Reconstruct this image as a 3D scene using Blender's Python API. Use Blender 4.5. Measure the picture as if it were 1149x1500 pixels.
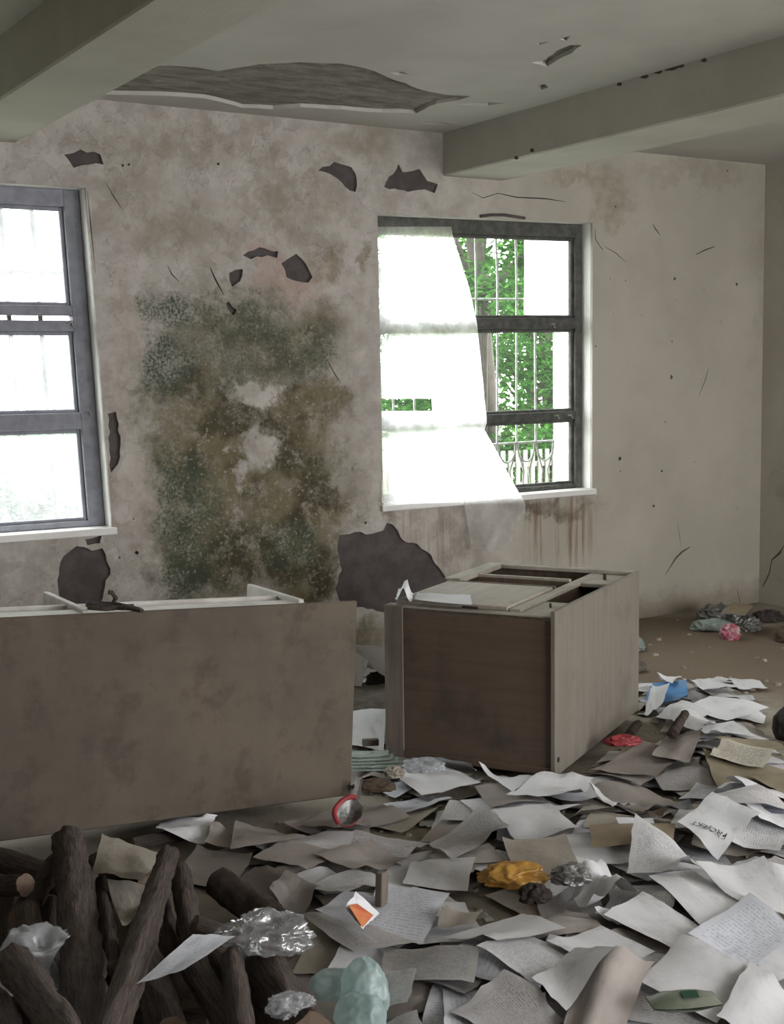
import bpy, bmesh, math, random
import numpy as np
from mathutils import Vector, Matrix, noise
from mathutils.geometry import delaunay_2d_cdt
random.seed(7); np.random.seed(7)
S = bpy.context.scene
COL = S.collection
for o in list(bpy.data.objects): bpy.data.objects.remove(o)

# ------------------------------------------------------------------ camera
FPX, YAW, PITCH, ROLL, EYE = 1985.46, 0.545759, 0.10125, 0.012273, 1.61812
D = 6.6787            # window wall (inner face) at Y = D
CZ = 3.0              # ceiling height
BZ = 2.757            # beam soffit height
XR = 7.05             # right wall
XL, YF = -2.6, -2.4   # left wall, front wall (behind the viewer)
def cam_axes():
    cy, sy, cp, sp = math.cos(YAW), math.sin(YAW), math.cos(PITCH), math.sin(PITCH)
    fwd = Vector((sy*cp, cy*cp, -sp)); right = Vector((cy, -sy, 0)); down = fwd.cross(right)
    cr, sr = math.cos(ROLL), math.sin(ROLL)
    return cr*right + sr*down, -sr*right + cr*down, fwd
AX, AY, AZ = cam_axes()
cd = bpy.data.cameras.new('camera'); cam = bpy.data.objects.new('camera', cd); COL.objects.link(cam)
m = Matrix(((AX.x, -AY.x, -AZ.x, 0), (AX.y, -AY.y, -AZ.y, 0), (AX.z, -AY.z, -AZ.z, EYE), (0, 0, 0, 1)))
cam.matrix_world = m
cd.sensor_fit = 'VERTICAL'; cd.sensor_height = 36; cd.lens = FPX/1500*36; cd.clip_start = .05
S.camera = cam
def ray(x, y):
    return AX*((x-574.5)/FPX) + AY*((y-750)/FPX) + AZ
def F(x, y, z=0.0):                       # pixel -> point at height z
    d = ray(x, y); t = (z-EYE)/d.z; return Vector((d.x*t, d.y*t, z))
def WP(x, y, dep=0.0):                    # pixel -> point on the window wall plane (+dep outward)
    d = ray(x, y); t = (D+dep)/d.y; return Vector((d.x*t, D+dep, EYE+d.z*t))
def WX(x, y):
    d = ray(x, y); t = XR/d.x; return Vector((XR, d.y*t, EYE+d.z*t))
def PX(P):
    v = Vector(P)-Vector((0, 0, EYE)); w = v.dot(AZ)
    return 574.5+FPX*v.dot(AX)/w, 750+FPX*v.dot(AY)/w

# ------------------------------------------------------------------ world / exposure
wd = bpy.data.worlds.new('overcast_sky'); S.world = wd; wd.use_nodes = True
bg = wd.node_tree.nodes['Background']; bg.inputs[0].default_value = (.985, .985, 1, 1); bg.inputs[1].default_value = 1.0
S.view_settings.view_transform = 'Standard'; S.view_settings.look = 'None'; S.view_settings.gamma = 1
S.view_settings.use_curve_mapping = False
S.view_settings.exposure = 4.2

# openings: window wall (two windows), right wall and front wall (behind the viewer), these last unseen and assumed for daylight
LW = [WP(0, 270), Vector((2.289, D, 2.563)), Vector((2.368, D, .853)), None]
LW[0] = Vector((.74, D, 2.563)); LW[3] = Vector((.80, D, .853))          # TL TR BR BL
RW = [Vector((3.984, D, 2.52)), Vector((5.545, D, 2.542)), Vector((5.548, D, .88)), Vector((3.998, D, .868))]
RIGHT_OPEN = [(.0, 1.5, .9, 2.5)]                    # y0,y1,z0,z1
FRONT_OPEN = [(2.6, 4.2, .9, 2.5), (5.0, 6.4, 0, 2.4)]            # x0,x1,z0,z1
def portal(name, loc, rot, sx, sy):
    l = bpy.data.lights.new(name, 'AREA'); l.shape = 'RECTANGLE'; l.size = sx; l.size_y = sy
    l.cycles.is_portal = True
    o = bpy.data.objects.new(name, l); COL.objects.link(o); o.location = loc; o.rotation_euler = rot
H = math.pi/2
portal('sky_portal', (1.55, D+.34, 1.7), (-H, 0, 0), 1.8, 1.9)
portal('sky_portal', (4.77, D+.34, 1.7), (-H, 0, 0), 1.8, 1.9)
for y0, y1, z0, z1 in RIGHT_OPEN: portal('sky_portal', (XR+.3, (y0+y1)/2, (z0+z1)/2), (0, H, 0), z1-z0, y1-y0)
for x0, x1, z0, z1 in FRONT_OPEN: portal('sky_portal', ((x0+x1)/2, YF-.3, (z0+z1)/2), (H, 0, 0), x1-x0, z1-z0)

# ------------------------------------------------------------------ node helpers
class NT:
    def __init__(s, name):
        s.m = bpy.data.materials.new(name); s.m.use_nodes = True; s.t = s.m.node_tree
        s.b = s.t.nodes['Principled BSDF']; s.out = s.t.nodes['Material Output']
        s.tc = s.t.nodes.new('ShaderNodeTexCoord')
    def n(s, typ, ins=(), **kw):
        nd = s.t.nodes.new('ShaderNode'+typ)
        for k, v in kw.items(): setattr(nd, k, v)
        for k, v in (ins.items() if isinstance(ins, dict) else enumerate(ins)):
            if v is None: continue
            if isinstance(v, bpy.types.NodeSocket): s.t.links.new(v, nd.inputs[k])
            else: nd.inputs[k].default_value = v
        return nd
    def obj(s): return s.tc.outputs['Object']
    def uv(s): return s.tc.outputs['UV']
    def noise(s, scale, detail=6, rough=.6, vec=None, dist=0):
        return s.n('TexNoise', {'Vector': vec or s.obj(), 'Scale': scale, 'Detail': detail, 'Roughness': rough, 'Distortion': dist}).outputs[0]
    def math(s, op, a, b=0.0, c=0.0, clamp=False):
        return s.n('Math', (a, b, c), operation=op, use_clamp=clamp).outputs[0]
    def vm(s, op, a, b=(0, 0, 0)):
        nd = s.n('VectorMath', (a, b), operation=op); return nd.outputs['Value'] if op in ('LENGTH', 'DOT_PRODUCT') else nd.outputs[0]
    def mr(s, v, a, b, c=0.0, d=1.0, smooth=True):
        return s.n('MapRange', (v, a, b, c, d), interpolation_type='SMOOTHSTEP' if smooth else 'LINEAR').outputs[0]
    def mix(s, f, a, b, blend='MIX'):
        nd = s.t.nodes.new('ShaderNodeMix'); nd.data_type = 'RGBA'; nd.blend_type = blend
        for k, v in ((0, f), (6, a), (7, b)):
            if isinstance(v, bpy.types.NodeSocket): s.t.links.new(v, nd.inputs[k])
            else: nd.inputs[k].default_value = v if k == 0 else (*v, 1)
        return nd.outputs[2]
    def base(s, c, rough=.85, spec=.2):
        if isinstance(c, bpy.types.NodeSocket): s.t.links.new(c, s.b.inputs['Base Color'])
        else: s.b.inputs['Base Color'].default_value = (*c, 1)
        s.b.inputs['Roughness'].default_value = rough; s.b.inputs['Specular IOR Level'].default_value = spec
    def bump(s, h, strength=.3, dist=.01):
        b = s.n('Bump', {'Strength': strength, 'Distance': dist, 'Height': h}); s.t.links.new(b.outputs[0], s.b.inputs['Normal'])
    def surf(s, sock): s.t.links.new(sock, s.out.inputs[0])

def plain(name, c, c2=None, scale=12, rough=.85, bump=.15, spec=.2, metal=0):
    k = NT(name); nz = k.noise(scale)
    c2 = c2 or tuple(v*.6 for v in c)
    k.base(k.mix(k.mr(nz, .35, .7), c, c2), rough, spec); k.b.inputs['Metallic'].default_value = metal
    k.bump(k.noise(scale*4), bump, .004); return k.m

# ------------------------------------------------------------------ wall plaster with mould and stains
def wall_mat():
    k = NT('stained_plaster')
    P = k.obj()
    n1 = k.n('TexNoise', {'Vector': P, 'Scale': 3.2, 'Detail': 8, 'Roughness': .65})
    off = k.vm('SUBTRACT', n1.outputs[1], (.5, .5, .5))
    off2 = k.vm('SUBTRACT', k.n('TexNoise', {'Vector': P, 'Scale': 14, 'Detail': 8, 'Roughness': .7}).outputs[1], (.5, .5, .5))
    Pd = k.vm('ADD', P, k.vm('ADD', k.vm('MULTIPLY', off, (.55, 0, .55)), k.vm('MULTIPLY', off2, (.24, 0, .24))))
    Ps = k.vm('ADD', P, k.vm('MULTIPLY', off, (.3, 0, .3)))
    def blob(x, y, rx, ry, soft=.45, amp=1.0, vec=None):
        c = WP(x, y); a = WP(x+rx, y)-c; b = WP(x, y+ry)-c
        d = k.vm('SUBTRACT', vec or Pd, (c.x, 0, c.z))
        d = k.vm('MULTIPLY', d, (1/abs(a.x), 0, 1/abs(b.z)))
        return k.mr(k.vm('LENGTH', d), 1+soft, 1-soft, 0, amp)
    def union(lst):
        r = None
        for b in lst: r = b if r is None else k.math('MAXIMUM', r, b)
        return r
    x = k.n('SeparateXYZ', (P,)).outputs[0]; z = k.n('SeparateXYZ', (P,)).outputs[2]
    big = k.noise(1.6, 6, .6); mid = k.noise(7, 8, .65); fine = k.noise(34, 10, .8); grain = k.noise(120, 4, .6)
    # painted plaster: cream to the right of the windows, greyer and dirtier on the pier
    clean = k.mix(k.mr(big, .35, .65), (.43, .40, .345), (.38, .353, .30))
    dirty = k.mix(k.mr(mid, .35, .68), (.465, .437, .405), (.335, .306, .274))
    dirty = k.mix(k.mr(k.noise(4.3, 9, .7), .5, .64, 0, .40), dirty, (.30, .265, .22))
    c = k.mix(k.mr(x, 4.2, 5.4), dirty, clean)
    flake = k.mr(k.noise(4.6, 10, .62), .505, .515); flake2 = k.mr(k.noise(7.7, 10, .6, dist=.6), .56, .568)
    fz = k.mr(x, 4.6, 3.6)
    c = k.mix(k.math('MULTIPLY', flake, k.math('MULTIPLY', fz, .30)), c, (.52, .49, .46)); c = k.mix(k.math('MULTIPLY', flake2, k.math('MULTIPLY', fz, .25)), c, (.27, .24, .21))
    # small grime specks
    c = k.mix(k.mr(fine, .60, .72, 0, .45), c, (.20, .17, .14))
    # upper stains
    ust = union([blob(430, 300, 80, 35, .7, .6), blob(300, 215, 150, 22, .8, .5), blob(520, 215, 60, 30, .8, .6), blob(260, 330, 70, 45, .8, .6),
                 blob(210, 265, 40, 80, .8, .45), blob(480, 385, 22, 22, .6, .9), blob(543, 380, 9, 24, .6, .9), blob(895, 285, 38, 40, .35, .55), blob(845, 265, 40, 14, .4, .45), blob(1020, 255, 80, 14, .7, .4), blob(1128, 400, 22, 160, .8, .35)])
    c = k.mix(k.math('MULTIPLY', ust, k.mr(k.noise(9, 8, .7), .3, .65, .25, 1)), c, (.20, .165, .105))
    # pink old paint
    pink = union([blob(430, 412, 48, 26, .5, .75), blob(392, 378, 30, 14, .5, .7), blob(488, 748, 34, 22, .4, .5), blob(190, 720, 22, 60, .8, .35), blob(185, 500, 20, 120, .9, .25)])
    c = k.mix(k.math('MULTIPLY', pink, k.mr(mid, .3, .6, .4, 1)), c, (.40, .29, .245))
    # green / olive mould
    ol = union([blob(405, 640, 92, 70, .38), blob(440, 740, 92, 70, .38), blob(330, 800, 105, 62, .38), blob(450, 830, 62, 52, .35), blob(452, 590, 62, 40, .42), blob(310, 690, 75, 85, .45), blob(310, 600, 80, 65, .45, .95), blob(430, 500, 70, 55, .55, .85), blob(350, 490, 80, 50, .55, .75), blob(525, 930, 40, 22, .6, .7)])
    gr = union([blob(255, 535, 32, 65, .45), blob(270, 455, 48, 26, .45), blob(262, 740, 45, 75, .45), blob(275, 830, 50, 50, .45), blob(355, 470, 60, 34, .6, .8), blob(450, 530, 44, 26, .45, .85), blob(425, 805, 38, 34, .45), blob(350, 530, 60, 50, .6, .6)])
    isl = union([blob(378, 578, 42, 16, .4), blob(378, 655, 24, 30, .4), blob(350, 690, 14, 22, .4), blob(520, 690, 20, 60, .5, .6)])
    inv = k.math('SUBTRACT', 1.0, isl)
    speck = k.mr(fine, .38, .60, .12, 1); speck2 = k.mr(k.noise(62, 8, .75), .40, .58, 0, 1)
    fo = k.math('MULTIPLY', k.math('MULTIPLY', k.math('MULTIPLY', ol, inv), k.mr(k.noise(8.5, 9, .72), .36, .50, .25, 1)), k.mr(k.math('ADD', k.math('MULTIPLY', fine, .5), k.math('MULTIPLY', k.noise(11, 8, .7), .5)), .33, .54, .30, 1.0))
    wash = k.math('MULTIPLY', k.math('MULTIPLY', k.math('MAXIMUM', ol, union([blob(350, 540, 130, 110, .5, .8), blob(370, 720, 140, 170, .4, 1)])), inv), k.mr(k.noise(6, 9, .7), .34, .60, .25, .9))
    c = k.mix(wash, c, k.mix(k.mr(k.noise(2.6, 5, .6), .4, .6), (.20, .175, .11), (.16, .148, .105)))
    olc = k.mix(k.mr(k.noise(5, 6, .6), .4, .6), (.066, .057, .033), (.16, .138, .085))
    c = k.mix(fo, c, olc)
    fg = k.math('MULTIPLY', k.math('MULTIPLY', gr, inv), k.math('MULTIPLY', speck2, k.mr(mid, .3, .55, .4, 1)))
    c = k.mix(fg, c, (.052, .075, .055))
    # pale flakes of paint left in the mould
    fl = k.math('MULTIPLY', k.math('MAXIMUM', ol, gr), k.mr(k.noise(48, 3, .5), .63, .68, 0, .55))
    c = k.mix(fl, c, (.36, .35, .31))
    # rust streaks and grime under the window sill
    st = k.n('TexNoise', {'Vector': k.vm('MULTIPLY', P, (26, 1, .9)), 'Scale': 1.0, 'Detail': 5, 'Roughness': .7}).outputs[0]
    zone = union([blob(815, 775, 52, 62, .45, .9, P), blob(640, 790, 70, 60, .6, .45, P)])
    c = k.mix(k.math('MULTIPLY', zone, k.mr(st, .47, .62, .08, .9)), c, (.17, .105, .06))
    gz = union([blob(790, 742, 70, 14, .7, .9), blob(575, 760, 14, 14, .6, .8), blob(690, 800, 34, 60, .8, .4)])
    c = k.mix(k.math('MULTIPLY', gz, k.mr(mid, .3, .6, .3, 1)), c, (.11, .085, .06))
    # damp dirt near the floor
    damp = k.math('MULTIPLY', k.mr(k.math('ADD', z, k.math('MULTIPLY', k.math('SUBTRACT', mid, .5), .3)), .22, .02), .7)
    c = k.mix(damp, c, (.19, .155, .115))
    k.base(c, .92, .15)
    h = k.math('ADD', k.math('MULTIPLY', mid, .6), k.math('ADD', k.math('MULTIPLY', fine, .35), k.math('MULTIPLY', grain, .12)))
    h = k.math('ADD', h, k.math('MULTIPLY', k.math('MULTIPLY', k.math('ADD', flake, flake2), fz), .35))
    k.bump(h, .6, .012)
    return k.m
M = {}
M['wall'] = wall_mat()
def simple_plaster(name, a, b, stain=(.2, .17, .13), st=.35):
    k = NT(name); big = k.noise(1.3, 7, .6); mid = k.noise(8, 8, .65); fine = k.noise(60, 6, .7)
    c = k.mix(k.mr(big, .35, .65), a, b); c = k.mix(k.mr(k.noise(3, 9, .7), .55, .72, 0, st), c, stain)
    c = k.mix(k.mr(fine, .64, .74, 0, .3), c, stain)
    k.base(c, .92, .12); k.bump(k.math('ADD', k.math('MULTIPLY', mid, .7), k.math('MULTIPLY', fine, .3)), .3, .01); return k.m
M['ceiling'] = simple_plaster('ceiling_paint', (.50, .49, .455), (.44, .43, .395), st=.12)
M['beam'] = simple_plaster('beam_paint', (.47, .46, .41), (.41, .40, .35), st=.12)
M['side_wall'] = simple_plaster('side_wall_paint', (.48, .45, .39), (.42, .39, .33))
M['reveal'] = simple_plaster('reveal_paint', (.76, .75, .73), (.66, .65, .63), st=.25)
def cement():
    k = NT('bare_cement_render'); n = k.noise(9, 8, .65)
    c = k.mix(k.mr(n, .35, .65), (.105, .09, .088), (.075, .063, .062))
    c = k.mix(k.mr(k.noise(40, 6, .7), .58, .7, 0, .5), c, (.15, .13, .12))
    k.base(c, .95, .1); k.bump(k.noise(60, 6, .7), .5, .006); return k.m
M['cement'] = cement()
def slab():
    k = NT('bare_concrete_slab'); n = k.n('TexNoise', {'Vector': k.vm('MULTIPLY', k.obj(), (2.2, 7, 1)), 'Scale': 2.2, 'Detail': 9, 'Roughness': .7}).outputs[0]
    c = k.mix(k.mr(n, .35, .66), (.36, .34, .305), (.20, .185, .165)); c = k.mix(k.mr(k.noise(13, 8, .7), .55, .66, 0, .6), c, (.44, .42, .385))
    k.base(c, .95, .1); k.bump(k.math('ADD', n, k.noise(30, 6, .7)), .9, .03); return k.m
M['slab'] = slab()
def floor_mat():
    k = NT('dirty_concrete_floor'); P = k.obj()
    n = k.noise(2.2, 8, .65); f = k.noise(22, 8, .7); g = k.noise(90, 5, .7)
    c = k.mix(k.mr(n, .35, .65), (.34, .305, .255), (.25, .215, .17))
    d = F(1010, 945); dd = k.vm('MULTIPLY', k.vm('SUBTRACT', k.vm('ADD', P, k.vm('MULTIPLY', k.vm('SUBTRACT', k.n('TexNoise', {'Vector': P, 'Scale': 2.5, 'Detail': 6}).outputs[1], (.5,)*3), (1.2, 1.2, 0))), (d.x-.2, d.y, 0)), (.95, .8, 0))
    c = k.mix(k.mr(k.vm('LENGTH', dd), 1.15, .8, 0, .9), c, (.165, .125, .088))
    c = k.mix(k.mr(f, .55, .68, 0, .6), c, (.13, .105, .08)); c = k.mix(k.mr(g, .62, .72, 0, .5), c, (.34, .31, .27))
    k.base(c, .9, .2); k.bump(k.math('ADD', f, k.math('MULTIPLY', g, .5)), .5, .012); return k.m
M['floor'] = floor_mat()
def wood(name, a, b, axis=0, scale=1.0, dirt=(.12, .1, .08), rough=.7):
    k = NT(name); s = [26*scale]*3; s[axis] = 1.6*scale
    w = k.n('TexNoise', {'Vector': k.vm('MULTIPLY', k.obj(), tuple(s)), 'Scale': 1, 'Detail': 7, 'Roughness': .65, 'Distortion': .4}).outputs[0]
    c = k.mix(k.mr(w, .35, .68), a, b)
    c = k.mix(k.mr(k.noise(3.5, 8, .7), .48, .68, 0, .65), c, dirt)
    c = k.mix(k.mr(k.noise(45, 5, .7), .66, .73, 0, .5), c, tuple(min(1, v*1.9) for v in a))
    k.base(c, rough, .3); k.bump(w, .12, .004); return k.m
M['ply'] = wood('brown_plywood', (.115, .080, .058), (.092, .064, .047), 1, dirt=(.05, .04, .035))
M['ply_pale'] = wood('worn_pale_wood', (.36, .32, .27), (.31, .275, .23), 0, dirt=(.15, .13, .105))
M['side_pale'] = wood('worn_side_panel', (.185, .163, .135), (.158, .139, .114), 2, dirt=(.12, .104, .086))
M['dark_edge'] = wood('weathered_edge_wood', (.20, .165, .14), (.13, .107, .09), 2)
M['wood_in'] = wood('dark_inner_wood', (.14, .10, .072), (.09, .062, .045), 0)
def panel_mat():
    k = NT('stained_hardboard'); P = k.obj()
    big = k.noise(1.8, 8, .62); mid = k.noise(6, 8, .7); fine = k.noise(50, 6, .7)
    c = k.mix(k.mr(big, .36, .64), (.130, .105, .080), (.092, .078, .060))
    c = k.mix(k.mr(mid, .48, .66, 0, .75), c, (.072, .056, .046))
    vs = k.n('TexNoise', {'Vector': k.vm('MULTIPLY', P, (7, 1, 1.2)), 'Scale': 1, 'Detail': 6, 'Roughness': .6}).outputs[0]
    c = k.mix(k.mr(vs, .52, .7, 0, .5), c, (.10, .082, .068))
    c = k.mix(k.mr(fine, .66, .75, 0, .35), c, (.30, .26, .21))
    k.base(c, .8, .25); k.bump(mid, .1, .004); return k.m
M['panel'] = panel_mat()
M['white_wood'] = plain('dusty_white_paint', (.62, .60, .56), (.47, .45, .41), 9)
M['frame'] = plain('weathered_grey_green_paint', (.06, .061, .056), (.11, .11, .10), 18, .75)
M['frame_bloomed'] = plain('weathered_blue_grey_bloomed_paint', (.27, .275, .31), (.20, .205, .235), 14, .75)  # weathered paint, lightened and blued to hold the window's bloom
M['metal'] = plain('rusty_painted_steel', (.20, .20, .18), (.13, .105, .08), 40, .6)
M['steel_white'] = plain('pale_painted_steel', (.30, .31, .29), (.17, .16, .13), 30, .6)
def glass(name, haze, tint=(.95, .98, .97)):
    k = NT(name); tr = k.n('BsdfTransparent', ((*tint, 1),)).outputs[0]
    tl = k.n('BsdfTranslucent', ((.9, .92, .92, 1),)).outputs[0]
    gl = k.n('BsdfGlossy', {'Roughness': .03}).outputs[0]
    hz = k.mr(k.noise(3, 6, .6), .3, .7, haze*.6, haze*1.2)
    a = k.n('MixShader', (hz, tr, tl)).outputs[0]
    fr = k.n('Fresnel', {'IOR': 1.4}).outputs[0]
    k.surf(k.n('MixShader', (k.math('MULTIPLY', fr, .25), a, gl)).outputs[0]); return k.m
M['glass'] = glass('dusty_window_glass', .006)
M['glass_haze'] = glass('film_covered_glass', .10)
def film(name, col, trans, gloss=.12, rough=.25, diffuse=.35, tint=(1, 1, 1)):
    k = NT(name); tr = k.n('BsdfTransparent', ((*tint, 1),)).outputs[0]
    tl = k.n('BsdfTranslucent', ((*col, 1),)).outputs[0]; df = k.n('BsdfDiffuse', ((*col, 1),)).outputs[0]
    a = k.n('MixShader', (diffuse, tl, df)).outputs[0]
    tv = k.mr(k.noise(16, 6, .6), .3, .7, max(0, trans-.15), min(1, trans+.15))
    a = k.n('MixShader', (tv, a, tr)).outputs[0]
    bp = k.n('Bump', {'Strength': .5, 'Distance': .004, 'Height': k.noise(55, 4, .6)}).outputs[0]
    gl = k.n('BsdfGlossy', {'Roughness': rough, 'Normal': bp}).outputs[0]
    fr = k.math('ADD', k.math('MULTIPLY', k.n('LayerWeight', (.3,)).outputs[0], .35), gloss, clamp=True)
    k.surf(k.n('MixShader', (fr, a, gl)).outputs[0]); return k.m
M['sheet'] = film('milky_polythene', (.98, .98, .98), .40, .03, .4, .10)
M['clear_bag'] = film('clear_polythene', (.60, .62, .65), .48, .05, .25, .6)
M['crinkle'] = film('crinkled_clear_wrap', (.42, .42, .44), .55, .16, .14, .7)
M['teal_bag'] = film('pale_teal_polythene', (.56, .70, .69), .30, .03, .3, .5)
M['green_film'] = film('pale_green_polythene', (.33, .40, .36), .15, .06, .3, .8)
M['orange_bag'] = film('orange_polythene', (.52, .28, .055), .06, .05, .3, .8)
M['red'] = plain('red_print', (.33, .045, .05), (.24, .04, .045), 20, .5, .1, .4)
M['crimson'] = plain('crimson_wrapper', (.33, .03, .075), (.5, .4, .4), 26, .4, .1, .5)
M['foil'] = plain('silver_foil', (.30, .30, .29), (.10, .10, .095), 30, .42, .3, .5, .5)
M['cardboard'] = plain('tan_cardboard', (.27, .215, .15), (.22, .175, .12), 15, .9)
M['brown_board'] = plain('brown_splintered_board', (.10, .072, .05), (.07, .052, .038), 15, .9)
M['khaki'] = plain('khaki_folder_card', (.27, .235, .165), (.21, .18, .125), 9, .9)
M['dark_rag'] = plain('dark_damp_cloth', (.055, .045, .04), (.03, .025, .022), 20, .95, .5)
M['grey_rag'] = plain('grey_brown_rubbish', (.17, .15, .13), (.10, .088, .075), 16, .9, .4)
M['rubble'] = plain('plaster_rubble', (.36, .33, .28), (.16, .13, .10), 30, .95, .5)
M['ink'] = plain('black_ink', (.04, .04, .045), (.05, .05, .055), 5, .8)
M['blue_print'] = plain('blue_cover_print', (.055, .20, .44), (.09, .27, .52), 12, .45, .05, .4)
M['orange_print'] = plain('orange_print', (.55, .20, .05), (.50, .11, .05), 22, .5, .05, .4)
M['green_pack'] = plain('grey_green_packet', (.13, .16, .11), (.20, .21, .17), 18, .35, .2, .5)
M['dark_green'] = plain('dark_green_label', (.03, .08, .05), (.03, .06, .04), 12, .5)
def bark():
    k = NT('dry_bark'); v = k.n('TexNoise', {'Vector': k.vm('MULTIPLY', k.uv(), (16, 1.6, 1)), 'Scale': 2, 'Detail': 8, 'Roughness': .7}).outputs[0]
    f = k.noise(70, 6, .7)
    c = k.mix(k.mr(v, .35, .66), (.135, .105, .092), (.25, .205, .18)); c = k.mix(k.mr(f, .6, .72, 0, .55), c, (.27, .235, .21))
    k.base(c, .95, .1); k.bump(k.math('ADD', v, k.math('MULTIPLY', f, .6)), 1.0, .035); return k.m
M['bark'] = bark()
M['charred'] = plain('charred_bark', (.035, .027, .023), (.075, .055, .045), 30, .95, .6)
M['cut_end'] = plain('sawn_log_end', (.17, .125, .095), (.11, .08, .06), 30, .9)
M['leaf'] = None
def leafm(name, a, b):
    k = NT(name); c = k.mix(k.mr(k.noise(2.5, 4, .6), .35, .65), a, b); c = k.mix(k.mr(k.noise(16, 2, .5), .4, .62), c, tuple(v*1.7 for v in b))
    df = k.n('BsdfDiffuse', (c,)).outputs[0]; tl = k.n('BsdfTranslucent', (c,)).outputs[0]
    k.surf(k.n('MixShader', (.35, df, tl)).outputs[0]); return k.m
M['leaf'] = leafm('tree_leaf', (.011, .036, .007), (.024, .066, .012))
M['leaf_far'] = leafm('far_leaf', (.035, .06, .04), (.05, .075, .05))
M['trunk'] = plain('tree_bark', (.045, .038, .03), (.03, .025, .02), 12, .95)
M['grass'] = plain('outdoor_ground', (.06, .085, .03), (.09, .085, .055), 3, .95)
M['fence'] = plain('white_fence_paint', (.16, .155, .14), (.12, .115, .10), 6, .8)
# paper
def paper(name, a, b, lines=0, ink=(.12, .12, .15), rows=34, hand=False):
    k = NT(name); inf = k.n('ObjectInfo'); u = k.uv()
    r = inf.outputs['Random']
    off = k.n('CombineXYZ', (r, k.math('MULTIPLY', r, 7.3), 0)).outputs[0]
    un = k.vm('ADD', u, k.vm('MULTIPLY', off, (40, 40, 0)))
    st = k.n('TexNoise', {'Vector': un, 'Scale': 2.2, 'Detail': 7, 'Roughness': .65}).outputs[0]
    c = k.mix(k.mr(r, 0, 1), a, b); c = k.mix(k.mr(st, .50, .72, 0, .5), c, tuple(v*.6 for v in b))
    if lines:
        sp = k.n('SeparateXYZ', (u,)); x, y = sp.outputs[0], sp.outputs[1]
        yy = k.math('MULTIPLY', y, rows)
        fr = k.math('FRACT', yy); row = k.math('FLOOR', yy)
        ln = k.mr(k.math('ABSOLUTE', k.math('SUBTRACT', fr, .5)), .26, .18)
        wn = k.n('TexNoise', {'Vector': k.n('CombineXYZ', (k.math('MULTIPLY', x, 38 if not hand else 24), k.math('MULTIPLY', row, 5.7), r)).outputs[0], 'Scale': 1, 'Detail': 3}).outputs[0]
        word = k.mr(wn, .44, .52)
        mx = k.math('MULTIPLY', k.mr(x, .10, .12), k.mr(x, .93, .90)); my = k.math('MULTIPLY', k.mr(y, .06, .08), k.mr(y, .94, .92))
        mask = k.math('MULTIPLY', k.math('MULTIPLY', ln, word), k.math('MULTIPLY', mx, my))
        c = k.mix(k.math('MULTIPLY', mask, lines), c, ink)
    dv = k.noise(55, 5, .7)
    c = k.mix(k.mr(dv, .66, .76, 0, .4), c, (.2, .17, .14))
    k.base(c, .85, .2)
    cr = k.n('TexNoise', {'Vector': un, 'Scale': 5, 'Detail': 5, 'Roughness': .55}).outputs[0]
    k.bump(cr, .35, .006)
    return k.m
M['paper_white'] = paper('white_paper', (.70, .705, .725), (.56, .555, .565))
M['paper_print'] = paper('printed_paper', (.54, .535, .54), (.42, .405, .40), .45)
M['paper_hand'] = paper('handwritten_paper', (.58, .595, .64), (.48, .485, .52), .35, (.18, .2, .32), 20, True)
M['paper_old'] = paper('yellowed_paper', (.42, .38, .325), (.33, .295, .25), .25)
M['paper_dust'] = paper('dusty_grey_paper', (.36, .325, .30), (.27, .24, .225))
M['paper_form'] = paper('cream_form', (.47, .44, .37), (.45, .41, .34), .6, (.1, .1, .1), 14)

# ------------------------------------------------------------------ object helpers
def link(name, me, mat=None, parent=None, smooth=False):
    o = bpy.data.objects.new(name, me); COL.objects.link(o)
    if mat is not None:
        for mm in (mat if isinstance(mat, (list, tuple)) else [mat]): me.materials.append(mm)
    if parent is not None: o.parent = parent
    if smooth: me.polygons.foreach_set('use_smooth', [True]*len(me.polygons))
    return o
def pyd(name, v, f, mat=None, parent=None, smooth=False, mi=None, uv=None):
    me = bpy.data.meshes.new(name); me.from_pydata([tuple(p) for p in v], [], f); me.update()
    o = link(name, me, mat, parent, smooth)
    if mi is not None: me.polygons.foreach_set('material_index', mi)
    if uv is not None:
        l = me.uv_layers.new(name='uv'); idx = np.zeros(len(me.loops), dtype=np.int32); me.loops.foreach_get('vertex_index', idx)
        l.data.foreach_set('uv', np.array(uv, dtype=np.float32)[idx].ravel())
    return o
def tag(o, label, cat, group=None):
    o['label'] = label; o['category'] = cat
    if group: o['group'] = group
    return o
def thing(name, label, cat, loc=(0, 0, 0), rot=(0, 0, 0), group=None):
    o = bpy.data.objects.new(name, None); COL.objects.link(o); o.empty_display_size = .1; o.location = loc; o.rotation_euler = rot
    return tag(o, label, cat, group)
def struct(o, label=None):
    o['kind'] = 'structure'
    if label: o['label'] = label
    return o
BOXF = [(0, 3, 2, 1), (4, 5, 6, 7), (0, 1, 5, 4), (1, 2, 6, 5), (2, 3, 7, 6), (3, 0, 4, 7)]
def hexa(c8): return [Vector(c) for c in c8], BOXF
def box(name, lo, hi, mat, parent=None, bev=.003):
    x0, y0, z0 = lo; x1, y1, z1 = hi
    bm = bmesh.new(); vs = [bm.verts.new(c) for c in ((x0, y0, z0), (x1, y0, z0), (x1, y1, z0), (x0, y1, z0), (x0, y0, z1), (x1, y0, z1), (x1, y1, z1), (x0, y1, z1))]
    for f in BOXF: bm.faces.new([vs[i] for i in f])
    if bev: bmesh.ops.bevel(bm, geom=bm.edges[:], offset=bev, segments=1, affect='EDGES')
    me = bpy.data.meshes.new(name); bm.to_mesh(me); bm.free(); return link(name, me, mat, parent)
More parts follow.
